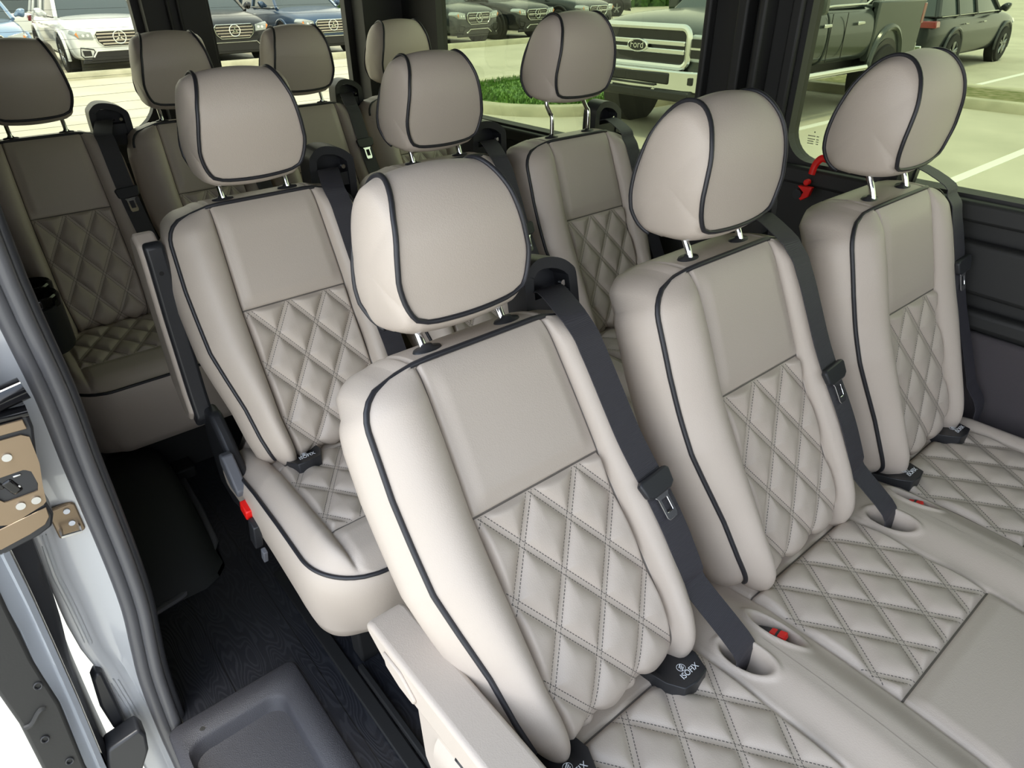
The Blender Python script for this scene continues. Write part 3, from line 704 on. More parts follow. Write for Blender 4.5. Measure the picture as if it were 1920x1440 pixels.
B1 = make_seat('B1', 0, 0.470, D(-2), 'middle', 'middle seat of the front bench, taupe leather, chrome belt tongue shining', latch=0.55, belt_y=0.15, tilt=D(-4), hz=-0.006)
C1 = make_seat('C1', 0, 0.950, D(4.9), 'left', 'front bench seat by the window, its headrest beside the red hammer', belt_y=0.190, latch=0.42, hz=0.006, tilt=D(-7))
A2 = make_seat('A2', -0.848, -0.005, D(0.9), 'right', 'second bench aisle seat with its black armrest folded upright', latch=0.45, hz=-0.008)
B2 = make_seat('B2', -0.848, 0.459, D(0.7), 'middle', 'middle seat of the second bench, mostly hidden behind the nearest headrest', latch=0.45, hz=-0.008)
C2 = make_seat('C2', -0.848, 0.906, D(1.9), 'left', 'second bench window seat with its headrest raised on long chrome posts', long_post=0.055, belt_y=0.180)
A3 = make_seat('A3', -1.856, -0.255, D(2.3), 'right', 'dark shaded rear bench seat beside the glossy black cupholder', ysc=0.9, latch=0.42)
B3 = make_seat('B3', -1.856, 0.155, D(1.7), 'middle', 'rear bench seat second from the aisle side, its headrest below the rear door post', ysc=0.9)
C3 = make_seat('C3', -1.856, 0.565, D(1.7), 'middle', 'rear bench seat whose headrest stands before the left rear door glass', ysc=0.9)
D3 = make_seat('D3', -1.856, 0.975, D(1.7), 'left', 'rear bench seat in the far corner beside the dark rear pillar', ysc=0.9)
for r_, y_ in ((A1, 0.095), (A1, -0.135), (A2, 0.095) , (A2, -0.105), (C1, 0.10), (C1, -0.135)): isofix(r_, y_)
# A1 armrest, lowered
def arm(parent, up):
    b = B(); 
    if not up:
        prof = [(-0.010, 0.612), (0.010, 0.622), (0.36, 0.620), (0.405, 0.610), (0.420, 0.595), (0.410, 0.575), (0.30, 0.565), (0.10, 0.560), (0.035, 0.575), (-0.004, 0.598)]
        y0, y1 = -0.253, -0.192
        b.prism([(x, y0, z) for x, z in prof], (0, y1 - y0, 0)); o = b.out('armrest', 'leather', parent, bevel=0.010, seg=4, loc=(0, 0, -FZ))
        b = B().prism([(x, y0 + 0.002, z) for x, z in [(0.045, 0.606), (0.09, 0.607), (0.125, 0.585), (0.12, 0.572), (0.085, 0.571), (0.05, 0.582)]], (0, -0.006, 0)); b.out('pivot_cover', 'leather', o, bevel=0.004)
        b = B().prism([(x, -0.226, z) for x, z in [(0.06, 0.56), (0.40, 0.565), (0.48, 0.46), (0.48, 0.22), (0.16, 0.22), (0.07, 0.36)]], (0, 0.02, 0)); b.out('side_panel', 'leather', parent, bevel=0.006, loc=(0, 0, -FZ))
        b = B()
        for k in range(9): b.box((0.20 + 0.012 * k, -0.2275, 0.47 - 0.004 * k), (0.005, 0.003, 0.09), ry=0.3)
        b.out('vent_slots', 'plastic', parent, loc=(0, 0, -FZ))
    else:
        prof = [(0.046, 0.955), (0.052, 0.93), (0.046, 0.80), (0.055, 0.62), (0.066, 0.575), (0.040, 0.545), (0.000, 0.56), (-0.030, 0.62), (-0.030, 0.88), (-0.012, 0.96), (0.02, 0.975)]
        b.prism([(x, -0.258, z) for x, z in prof], (0, 0.042, 0)); o = b.out('armrest', 'leather', parent, bevel=0.008, seg=3, loc=(0, 0, -FZ))
        prof = [(0.044, 0.962), (0.062, 0.955), (0.066, 0.92), (0.060, 0.80), (0.070, 0.62), (0.080, 0.565), (0.060, 0.535), (0.030, 0.55), (0.040, 0.62), (0.034, 0.80)]
        b = B().prism([(x, -0.250, z) for x, z in prof], (0, 0.038, 0)); u = b.out('armrest_underside', 'plastic', o, bevel=0.007, seg=3); u['label'] = 'black plastic underside of the folded armrest'
        B().cyl((0.060, -0.232, 0.90), (0.0655, -0.232, 0.8995), 0.0045, 12).out('screw_hole', 'dark', o)
    return o
arm(A1, False); arm(A2, True)
# A2 recliner cover, lever and buckle
b = B().prism([(x, -0.232, z) for x, z in [(0.06, 0.585), (0.11, 0.585), (0.15, 0.55), (0.20, 0.49), (0.27, 0.45), (0.30, 0.42), (0.26, 0.38), (0.12, 0.34), (0.04, 0.36), (0.03, 0.50)]], (0, 0.030, 0))
rc_ = b.out('recliner_cover', 'plastic', A2, bevel=0.010, seg=3, loc=(0, 0, -FZ))
o = B().prism([(x, -0.246, z) for x, z in [(0.175, 0.525), (0.198, 0.530), (0.250, 0.465), (0.245, 0.448), (0.205, 0.452), (0.165, 0.495)]], (0, 0.024, 0)).out('recliner_lever', 'greyplastic', A2, bevel=0.004, seg=2, loc=(0, 0, -FZ)); o['label'] = 'grey seat recline lever'
b = B().box((0.283, -0.238, 0.372), (0.030, 0.018, 0.085), ry=0.35); bu = b.out('belt_buckle', 'plastic', A2, bevel=0.003, loc=(0, 0, -FZ))
B().box((0.267, -0.238, 0.428), (0.034, 0.020, 0.030), ry=0.35).out('release_button', 'red', bu, bevel=0.003)
B().box((0.300, -0.236, 0.318), (0.016, 0.010, 0.04), ry=0.35).out('buckle_stalk', 'greyplastic', bu, bevel=0.002)
# ------------------------------------------------------------------ step well, door opening, sliding door
b = B()
def rect_ring(x0, x1, y0, y1, z, r, n=5):
    return [(p[0], p[1], z) for p in rrect((x0 + x1) / 2, (y0 + y1) / 2, x1 - x0, y1 - y0, r, n)]
rings = [rect_ring(-0.474, 0.80, -0.535, -0.258, FZ - 0.03, 0.02), rect_ring(-0.474, 0.80, -0.535, -0.258, FZ + 0.006, 0.02), rect_ring(-0.470, 0.796, -0.531, -0.262, FZ + 0.010, 0.02),
         rect_ring(-0.420, 0.77, -0.515, -0.308, FZ + 0.010, 0.035), rect_ring(-0.412, 0.765, -0.513, -0.315, FZ + 0.002, 0.035), rect_ring(-0.395, 0.75, -0.511, -0.330, -0.075, 0.04),
         rect_ring(-0.385, 0.75, -0.510, -0.340, -0.088, 0.04), rect_ring(-0.345, 0.74, -0.508, -0.372, -0.090, 0.04), rect_ring(-0.335, 0.735, -0.507, -0.38, -0.10, 0.04), rect_ring(-0.325, 0.73, -0.507, -0.39, -0.22, 0.04)]
b.loft(rings, True, True)
o = b.out('entry_step', 'stepgrey', smooth=True, angle=50)
tag(o, 'grainy dark grey moulded entry step with a sunken tread beside the door opening', 'step')
B().cyl((-0.43, -0.475, FZ + 0.009), (-0.43, -0.475, FZ + 0.0125), 0.005, 12).out('screw', 'steel', o)
# black threshold trim along the seat side of the floor
b = B().box((-0.20, -0.175, FZ + 0.006), (1.1, 0.030, 0.010)).box((0.0, -0.150, FZ + 0.012), (0.7, 0.014, 0.022))
tag(b.out('seat_rail', 'dark', bevel=0.003), 'black seat mounting rail on the floor below the nearest seat', 'rail')
# door seal: two parallel rubber lips following the rear edge of the opening
zc = [(1.60, -0.497), (1.30, -0.487), (1.04, -0.492), (0.86, -0.487), (0.735, -0.490), (0.61, -0.491), (0.49, -0.493), (0.39, -0.498), (0.30, -0.509), (0.20, -0.520), (0.05, -0.526), (-0.12, -0.528), (-0.30, -0.532)]
c1 = catmull([(-0.497, y - 0.010, z) for z, y in zc], 4); c2 = catmull([(-0.490, y + 0.011, z) for z, y in zc], 4)
b = B().tube(c1, 0.0125, 12).tube(c2, 0.0115, 12)
b.tube([(p[0] - 0.012, p[1] + 0.012, p[2]) for p in c1], 0.012, 8)
o = b.out('door_seal', 'rubber'); B().tube([(p[0] - 0.010, p[1] + 0.014, p[2]) for p in c2], 0.009, 10).out('inner_lip', 'plastic', o)
tag(o, 'double-lipped black rubber door seal running up the edge of the door opening', 'door seal')
# painted jamb behind the seal
jo = [(1.75, -0.475), (1.05, -0.485), (0.85, -0.50), (0.74, -0.505), (0.63, -0.505), (0.50, -0.507), (0.39, -0.512), (0.30, -0.520), (0.22, -0.532), (0.07, -0.536), (-0.10, -0.54), (-0.35, -0.545)]
ji = [(1.75, -0.60), (1.05, -0.60), (0.85, -0.60), (0.74, -0.602), (0.62, -0.600), (0.51, -0.600), (0.41, -0.606), (0.32, -0.604), (0.247, -0.594), (0.168, -0.60), (0.066, -0.604), (-0.10, -0.60), (-0.35, -0.60)]
jr = [(1.75, -0.575), (1.05, -0.575), (0.85, -0.575), (0.74, -0.575), (0.61, -0.566), (0.51, -0.575), (0.43, -0.575), (0.30, -0.578), (0.24, -0.568), (0.168, -0.565), (0.066, -0.56), (-0.10, -0.562), (-0.35, -0.565)]
zs = np.linspace(1.75, -0.35, 60)
def iy(t, z): a = sorted(t); return float(np.interp(z, [q[0] for q in a], [q[1] for q in a]))
b = B(); rings = []
for z in zs:
    a, r_, i_ = iy(jo, z), iy(jr, z), iy(ji, z)
    rings.append([(-0.512, a + 0.012, z), (-0.522, a - 0.010, z), (-0.533, (a + r_) / 2, z), (-0.538, r_ + 0.012, z), (-0.532, r_ + 0.004, z), (-0.526, r_ - 0.003, z), (-0.524, i_ + 0.006, z), (-0.527, i_ + 0.001, z), (-0.545, i_, z), (-0.62, i_, z), (-0.62, a + 0.012, z)])
b.loft(rings, True, True); struct(b.out('trim_8', 'jamb', smooth=True, angle=60))
b = B()
for k, (dy, z0, z1) in enumerate([(0.004, 0.60, 0.33), (0.009, 0.60, 0.33), (0.014, 0.58, 0.34), (0.004, 0.21, 0.09), (0.010, 0.22, 0.09), (0.016, 0.21, 0.10)]):
    b.tube([(-0.5235, iy(jr, z) - dy - 0.002, z) for z in np.linspace(z0, z1, 14)], 0.0009, 5)
tag(b.out('seam_sealer', 'jamb'), 'thin beads of paint-coloured seam sealer on the silver door jamb', 'sealer bead')
# striker on the jamb
b = B().prism([(-0.530, y, z) for y, z in rrect(-0.538, 0.612, 0.040, 0.062, 0.006)], (0.010, 0, 0))
st = b.out('door_striker', 'gold', bevel=0.002); tag(st, 'small zinc door striker with wire loop on the silver jamb, below the latch plate', 'striker')
B().tube([(-0.522, -0.552, 0.600), (-0.500, -0.552, 0.600), (-0.500, -0.526, 0.596), (-0.522, -0.526, 0.596)], 0.0032, 8).out('loop', 'steel', st)
for z_ in (0.632, 0.606): B().cyl((-0.521, -0.533, z_), (-0.5175, -0.533, z_), 0.005, 12).out('screw', 'white', st)
# sliding door, pushed back outside the jamb: edge profile, black stripe, dark lower panel
dR = [(1.7, -0.585), (0.95, -0.60), (0.705, -0.612), (0.67, -0.617), (0.555, -0.620), (0.43, -0.626), (0.29, -0.633), (0.10, -0.645), (-0.35, -0.66)]
dL = [(1.7, -0.65), (0.95, -0.655), (0.568, -0.659), (0.508, -0.657), (0.42, -0.664), (0.316, -0.659), (0.13, -0.676), (-0.35, -0.69)]
kR = [(1.7, -0.56), (0.95, -0.575), (0.647, -0.587), (0.556, -0.594), (0.459, -0.603), (0.36, -0.619), (0.25, -0.627), (0.10, -0.634), (-0.35, -0.65)]
door = empty('sliding_door', (-0.45, -0.64, -0.40)); tag(door, 'opened sliding door with silver edge and dark inner panel at the left edge', 'van door')
dl = (0.45, 0.64, 0.40)
rings = []
for z in zs:
    a, c_ = iy(dR, z), iy(dL, z)
    rings.append([(-0.444, a, z), (-0.440, a - 0.008, z), (-0.445, a * .7 + c_ * .3, z), (-0.440, a * .4 + c_ * .6, z), (-0.434, c_ + 0.006, z), (-0.440, c_, z), (-0.50, c_, z), (-0.50, a, z)])
B().loft(rings).out('door_edge', 'silver', door, loc=dl, angle=60)
rings = []
for z in zs:
    a, c_ = iy(kR, z), iy(dR, z)
    rings.append([(-0.470, a, z), (-0.462, (a + c_) / 2, z), (-0.455, c_ + 0.002, z), (-0.55, c_ + 0.002, z), (-0.60, a, z)])
B().loft(rings).out('door_gasket', 'plastic', door, loc=dl, angle=60)
pp_ = [(-0.650, 1.7), (-0.650, 0.60), (-0.657, 0.44), (-0.655, 0.32), (-0.668, 0.15), (-0.680, -0.33), (-0.735, -0.33), (-0.728, 0.10), (-0.722, 0.21), (-0.716, 0.32), (-0.718, 0.42), (-0.722, 0.60), (-0.722, 1.7)]
pn = B().prism([(-0.43, y, z) for y, z in pp_], (-0.10, 0, 0)).out('inner_panel', 'greyplastic', door, bevel=0.006, seg=3, loc=dl)
pn.data.materials[0] = M['trim']
for (y_, z_) in ((-0.668, 0.385), (-0.697, 0.262), (-0.684, 0.18)):
    B().tube([(-0.4285, y_ + 0.0055 * math.cos(a), z_ + 0.0075 * math.sin(a)) for a in np.linspace(0, 2 * PI, 17)[:-1]], 0.0016, 6, closed=True).out('plug', 'plastic', pn)
B().tube(catmull([(-0.43, -0.712, 0.31), (-0.428, -0.700, 0.312), (-0.428, -0.684, 0.330), (-0.43, -0.676, 0.330)], 4), 0.005, 8).out('pull_rib', 'trim', pn)
# latch plate
lp = [(-0.524, 0.868), (-0.524, 0.842), (-0.541, 0.770), (-0.550, 0.727), (-0.547, 0.688), (-0.555, 0.668), (-0.575, 0.660), (-0.625, 0.652), (-0.660, 0.66), (-0.66, 0.868)]
lt = B().prism([(-0.440, y, z) for y, z in lp], (-0.05, 0, 0)).out('latch_case', 'plastic', door, bevel=0.004, loc=dl)
hole = [(-0.549, 0.776), (-0.548, 0.752), (-0.552, 0.740), (-0.594, 0.740), (-0.599, 0.748), (-0.599, 0.775), (-0.590, 0.783), (-0.556, 0.783)]
outer = [(-0.5355, 0.785), (-0.5440, 0.745), (-0.5485, 0.715), (-0.60, 0.700), (-0.64, 0.72), (-0.64, 0.78), (-0.60, 0.842), (-0.533, 0.838)]
# plate with a hole: radial strip between outer and hole
n_ = 48
def samp(poly, n):
    cx, cz = np.mean([p[0] for p in hole]), np.mean([p[1] for p in hole]); out = []
    for i in range(n):
        a = 2 * PI * i / n; dx, dz = math.cos(a), math.sin(a); best = None
        for j in range(len(poly)):
            p, q = poly[j], poly[(j + 1) % len(poly)]; ex, ez = q[0] - p[0], q[1] - p[1]; den = dx * ez - dz * ex
            if abs(den) < 1e-12: continue
            t = ((p[0] - cx) * ez - (p[1] - cz) * ex) / den; u = ((p[0] - cx) * dz - (p[1] - cz) * dx) / den
            if t > 0 and -1e-9 <= u <= 1 + 1e-9 and (best is None or t > best): best = t
        out.append((cx + dx * best, cz + dz * best))
    return out
so, si = samp(outer, n_), samp(hole, n_)
V = [(-0.4365, y, z) for y, z in so] + [(-0.4365, y, z) for y, z in si] + [(-0.4395, y, z) for y, z in so] + [(-0.4395, y, z) for y, z in si]
F = []
for i in range(n_):
    j = (i + 1) % n_; F += [(i, j, n_ + j, n_ + i), (i, 2 * n_ + i, 2 * n_ + j, j), (n_ + i, n_ + j, 3 * n_ + j, 3 * n_ + i)]
pl_ = B().add(V, F).out('latch_plate', 'gold', lt, smooth=False); pl_['label'] = 'brassy zinc latch plate'
B().prism([(-0.4385, y, z) for y, z in [(-0.532, 0.862), (-0.5315, 0.846), (-0.60, 0.850), (-0.64, 0.852), (-0.64, 0.868)]], (0.004, 0, 0)).out('plate_flange', 'gold', lt, bevel=0.001)
B().prism([(-0.4385, y, z) for y, z in [(-0.5515, 0.708), (-0.553, 0.690), (-0.562, 0.679), (-0.585, 0.672), (-0.625, 0.665), (-0.64, 0.69), (-0.615, 0.70)]], (0.003, 0, 0)).out('lower_flange', 'gold', lt, bevel=0.001)
for (y_, z_) in ((-0.568, 0.812), (-0.579, 0.727), (-0.559, 0.727)):
    B().tube([(-0.4365, y_, z_), (-0.4335, y_, z_)], 0.0062, 18).out('screw', 'steel', lt)
b = B().box((-0.445, -0.578, 0.760), (0.014, 0.016, 0.028), rx=0.35).box((-0.445, -0.590, 0.768), (0.012, 0.010, 0.016), rx=0.3); b.out('latch_claw', 'gloss', lt, bevel=0.004, seg=3)
B().box((-0.440, -0.567, 0.776), (0.004, 0.010, 0.003)).box((-0.440, -0.571, 0.757), (0.003, 0.006, 0.004)).out('claw_spring', 'steel', lt, bevel=0.0008)
# lower bracket of the door with its guide wedge
bk_ = B().prism([(-0.45, y, z) for y, z in [(-0.632, 0.125), (-0.572, 0.134), (-0.566, 0.110), (-0.573, 0.065), (-0.601, 0.012), (-0.650, -0.03), (-0.652, 0.06)]], (-0.045, 0, 0)).out('guide_bracket', 'plastic', door, bevel=0.006, seg=3, loc=dl)
B().prism([(-0.505, y, z) for y, z in [(-0.588, 0.266), (-0.598, 0.272), (-0.608, 0.258), (-0.616, 0.184), (-0.613, 0.111), (-0.600, 0.065), (-0.590, 0.12)]], (-0.03, 0, 0)).out('guide_arm', 'plastic', door, bevel=0.005, loc=dl)
# outer side of the van behind the jamb, with window glass and bright belt line
b = B(); sp_ = [(-0.565, 1.75), (-0.560, 1.35), (-0.556, 1.02), (-0.548, 0.96)]
b.loft([[(-0.64, y, z), (-2.3, y, z), (-2.3, y + 0.02, z), (-0.64, y + 0.02, z)] for y, z in [(-0.60, 1.75), (-0.60, 1.40), (-0.600, 1.0), (-0.60, 0.4), (-0.60, -0.3)]])
struct(b.out('wall_outer', 'silver', smooth=True))
b = B().tube([(-0.45, -0.515, 0.902), (-0.447, -0.56, 0.895), (-0.45, -0.65, 0.89)], 0.017, 12).tube([(-0.447, -0.523, 0.868), (-0.446, -0.58, 0.872), (-0.446, -0.66, 0.874)], 0.010, 10); b.out('hinge_roller', 'gloss', door, loc=dl)

# cup holder by the rear bench
ch = empty('cup_holder', (-1.40, -0.425, 0.56)); tag(ch, 'glossy black double cupholder beside the shaded rear bench seat', 'cup holder'); cl_ = (1.40, 0.405, -0.50)
def oval(cx, cy, rx, ry, z, n=28): return [(cx + rx * math.cos(a), cy + ry * math.sin(a), z) for a in np.linspace(0, 2 * PI, n + 1)[:-1]]
B().loft([oval(-1.42, -0.415, 0.105, 0.058, 0.50), oval(-1.42, -0.415, 0.108, 0.060, 0.60), oval(-1.42, -0.415, 0.106, 0.060, 0.625)]).out('holder_body', 'plastic', ch, loc=cl_)
for cx in (-1.470, -1.375):
    B().loft([oval(cx, -0.415, 0.049, 0.056, 0.620), oval(cx, -0.415, 0.050, 0.057, 0.646), oval(cx, -0.415, 0.046, 0.053, 0.652), oval(cx, -0.415, 0.038, 0.045, 0.646), oval(cx, -0.415, 0.034, 0.041, 0.628)]).out('cup_ring', 'gloss', ch, loc=cl_)
# emergency hammer on the window ledge
eh = empty('emergency_hammer', (-0.215, 1.20, 0.93)); tag(eh, 'red emergency hammer clipped below the window beside the front window seat', 'hammer'); el = (0.215, -1.20, -0.93)
B().tube(catmull([(-0.195, 1.185, 1.003), (-0.215, 1.185, 1.003), (-0.228, 1.185, 0.985), (-0.232, 1.185, 0.962)], 5), 0.009, 10, sx=0.7).out('handle', 'red', eh, loc=el)
B().cyl((-0.240, 1.180, 0.940), (-0.240, 1.195, 0.940), 0.0075, 16).prism([(x, 1.182, z) for x, z in [(-0.262, 0.928), (-0.222, 0.930), (-0.228, 0.905), (-0.246, 0.892), (-0.252, 0.898), (-0.243, 0.914)]], (0, 0.014, 0)).out('head', 'red', eh, bevel=0.002, loc=el)
B().cyl((-0.257, 1.178, 0.908), (-0.257, 1.195, 0.908), 0.012, 18).out('tip_cover', 'plastic', eh, loc=el)
# small maker's mark etched in the corner of the side glass
g_ = bpy.data.objects['window_1']
b = B()
for i, z_ in enumerate((1.036, 1.0285, 1.023, 1.0175)):
    for k in range(9):
        if random.random() < 0.85: b.box((-0.300 + k * 0.0034 + 0.0005 * i, 1.259, z_), (0.0024, 0.0006, 0.0022))
b.box((-0.285, 1.259, 1.046), (0.003, 0.0006, 0.003))
b.out('etched_mark', 'grillblack', g_, smooth=False)

# ------------------------------------------------------------------ parking lot
GZ = -0.62
struct(B().box((-20, 15, GZ - 0.05), (120, 110, 0.1)).out('ground', 'concrete', smooth=False))
def curb_run(name, pts, w, h, label, closed=False):
    o = B(); P_ = [Vector((x, y, GZ)) for x, y in pts]; n = len(P_); rings = []
    for i, p in enumerate(P_):
        t = (P_[(i + 1) % n] - P_[i - 1]) if closed else (P_[min(i + 1, n - 1)] - P_[max(i - 1, 0)]); t.normalize(); s_ = Vector((-t.y, t.x, 0))
        rings.append([p - s_ * w / 2, p - s_ * (w / 2 - 0.02) + Vector((0, 0, h * .8)), p - s_ * (w / 2 - 0.05) + Vector((0, 0, h)), p + s_ * w / 2 + Vector((0, 0, h)), p + s_ * w / 2])
    if closed: rings.append(rings[0])
    o.loft(rings, True, not closed); q = o.out(name, 'curb'); tag(q, label, 'curb'); return q
curb_run('curb', [(-18.95, y) for y in np.linspace(-14, 45, 30)], 0.28, 0.15, 'long straight concrete curb in front of the row of parked cars')
tag(B().box((-19.42, 15.5, GZ + 0.02), (0.62, 59, 0.04)).out('grass_strip', 'soil', smooth=False), 'thin dry grass strip behind the long curb under the car noses', 'grass', kind='stuff')
isl = [(x, y) for x, y in rrect(-9.65, 11.6, 3.9, 9.4, 1.9, 10)]
curb_run('curb', isl, 0.30, 0.15, 'rounded concrete curb round the green grass island', closed=True)
# island lawn: mound plus blades
b = B(); inn = rrect(-9.55, 11.6, 3.58, 9.08, 1.75, 10)
b.loft([[(x, y, GZ + 0.10) for x, y in inn], [(-9.55 + (x + 9.55) * 0.7, 11.6 + (y - 11.6) * 0.85, GZ + 0.17) for x, y in inn]])
for i in range(9000):
    x = random.uniform(-11.5, -7.6); y = random.uniform(7.05, 12.5)
    dx = max(abs(x + 9.55) - 0.04, 0); dy = max(abs(y - 11.6) - 2.7, 0)
    if math.hypot(dx, dy) > 1.74: continue
    h = random.uniform(0.04, 0.11); a = random.uniform(0, PI); z = GZ + 0.13; w_ = 0.02
    b.add([(x - w_ * math.cos(a), y - w_ * math.sin(a), z), (x + w_ * math.cos(a), y + w_ * math.sin(a), z), (x + random.uniform(-.04, .04), y + random.uniform(-.04, .04), z + h)], [(0, 1, 2)])
tag(b.out('lawn', 'grass', smooth=False), 'bright green grass growing on the rounded parking island', 'grass', kind='stuff')
curb_run('curb', [(x, 13.35) for x in np.linspace(-7.2, 30, 20)], 0.28, 0.15, 'concrete curb on the near side of the turf strip behind the pickup')
curb_run('curb', [(x, 15.06) for x in np.linspace(-7.2, 30, 20)], 0.28, 0.15, 'concrete curb on the far side of the turf strip behind the pickup')
tag(B().box((11.5, 14.2, GZ + 0.06), (37, 1.38, 0.14)).out('grass_strip', 'soil', smooth=False), 'sparse turf strip between the two curbs at the far right', 'grass', kind='stuff')
for x, y0, y1, lb in ((-4.85, 7.8, 13.1, 'white stall line on the concrete just right of the pickup'), (-2.15, 7.0, 13.1, 'white stall line crossing the concrete below the window headrest'), (0.55, 7.0, 13.1, 'white stall line nearest the right edge of the picture'), (-4.9, 15.3, 20.5, 'far white stall line beside the dark parked wagon')):
    tag(B().box((x, (y0 + y1) / 2, GZ + 0.004), (0.12, y1 - y0, 0.008)).out('stall_line', 'line', smooth=False), lb, 'painted line')

# ------------------------------------------------------------------ vehicles outside
def wheel(parent, x, y, r, w, side, rimmat='rim'):
    b = B(); pr = [(r * 0.62, 0.5), (r * 0.93, 0.5), (r, 0.36), (r, -0.36), (r * 0.93, -0.5), (r * 0.62, -0.5)]
    n = 36; rings = []
    for i in range(n + 1):
        a = 2 * PI * i / n; rings.append([(x + q * math.cos(a), y + k * w, r + q * math.sin(a)) for q, k in pr])
    b.loft(rings, True, False); t_ = b.out('wheel', 'tire', parent)
    b = B(); yy = y + side * w * 0.38
    b.loft([[(x + q * math.cos(a), yy + side * o_, r + q * math.sin(a)) for a in np.linspace(0, 2 * PI, 29)[:-1]] for q, o_ in ((r * 0.66, 0.02), (r * 0.62, 0.025), (r * 0.58, -0.02))], True, False)
    for k in range(5):
        a = 2 * PI * k / 5 + 0.3
        for da in (-0.13, 0.13):
            p0 = Vector((x + 0.05 * math.cos(a), yy + side * 0.01, r + 0.05 * math.sin(a))); p1 = Vector((x + r * 0.6 * math.cos(a + da), yy + side * 0.012, r + r * 0.6 * math.sin(a + da)))
            b.tube([p0, p1], 0.022, 6)
    b.cyl((x, yy - side * 0.02, r), (x, yy + side * 0.02, r), 0.075, 16); b.out('rim', rimmat, t_)
    B().cyl((x, yy - side * 0.06, r), (x, yy - side * 0.05, r), r * 0.6, 20).out('brake_disc', 'grillblack', t_)
    return t_
def star(parent, x, y, z, R, mat='carchrome', solid=False):
    b = B(); b.tube([(x, y + R * math.cos(a), z + R * math.sin(a)) for a in np.linspace(0, 2 * PI, 33)[:-1]], R * 0.10, 6, closed=True)
    for k in range(3):
        a = PI / 2 + k * 2 * PI / 3; t = (math.cos(a), math.sin(a)); n = (-t[1], t[0])
        b.prism([(x, y + n[0] * R * .16, z + n[1] * R * .16), (x, y + t[0] * R * .98, z + t[1] * R * .98), (x, y - n[0] * R * .16, z - n[1] * R * .16), (x, y - t[0] * R * .10, z - t[1] * R * .10)], (0.02, 0, 0))
    b.out('star_emblem', mat, parent)
def lofted_body(parent, st, mat, name='body'):
    rings = []
    for (x, hw, z0, z1, cr_) in st:
        hh = z1 - z0
        half = [(0.0, z0), (hw * 0.86, z0), (hw * 0.96, z0 + hh * 0.12), (hw, z0 + hh * 0.42), (hw * 0.985, z0 + hh * 0.72), (hw * 0.93, z1 - hh * 0.06), (hw * 0.80, z1), (0.0, z1 + cr_)]
        rings.append([(x, y, z) for y, z in half] + [(x, -y, z) for y, z in half[-2:0:-1]])
    o = B().loft(rings).out(name, mat, parent, sub=2); return o
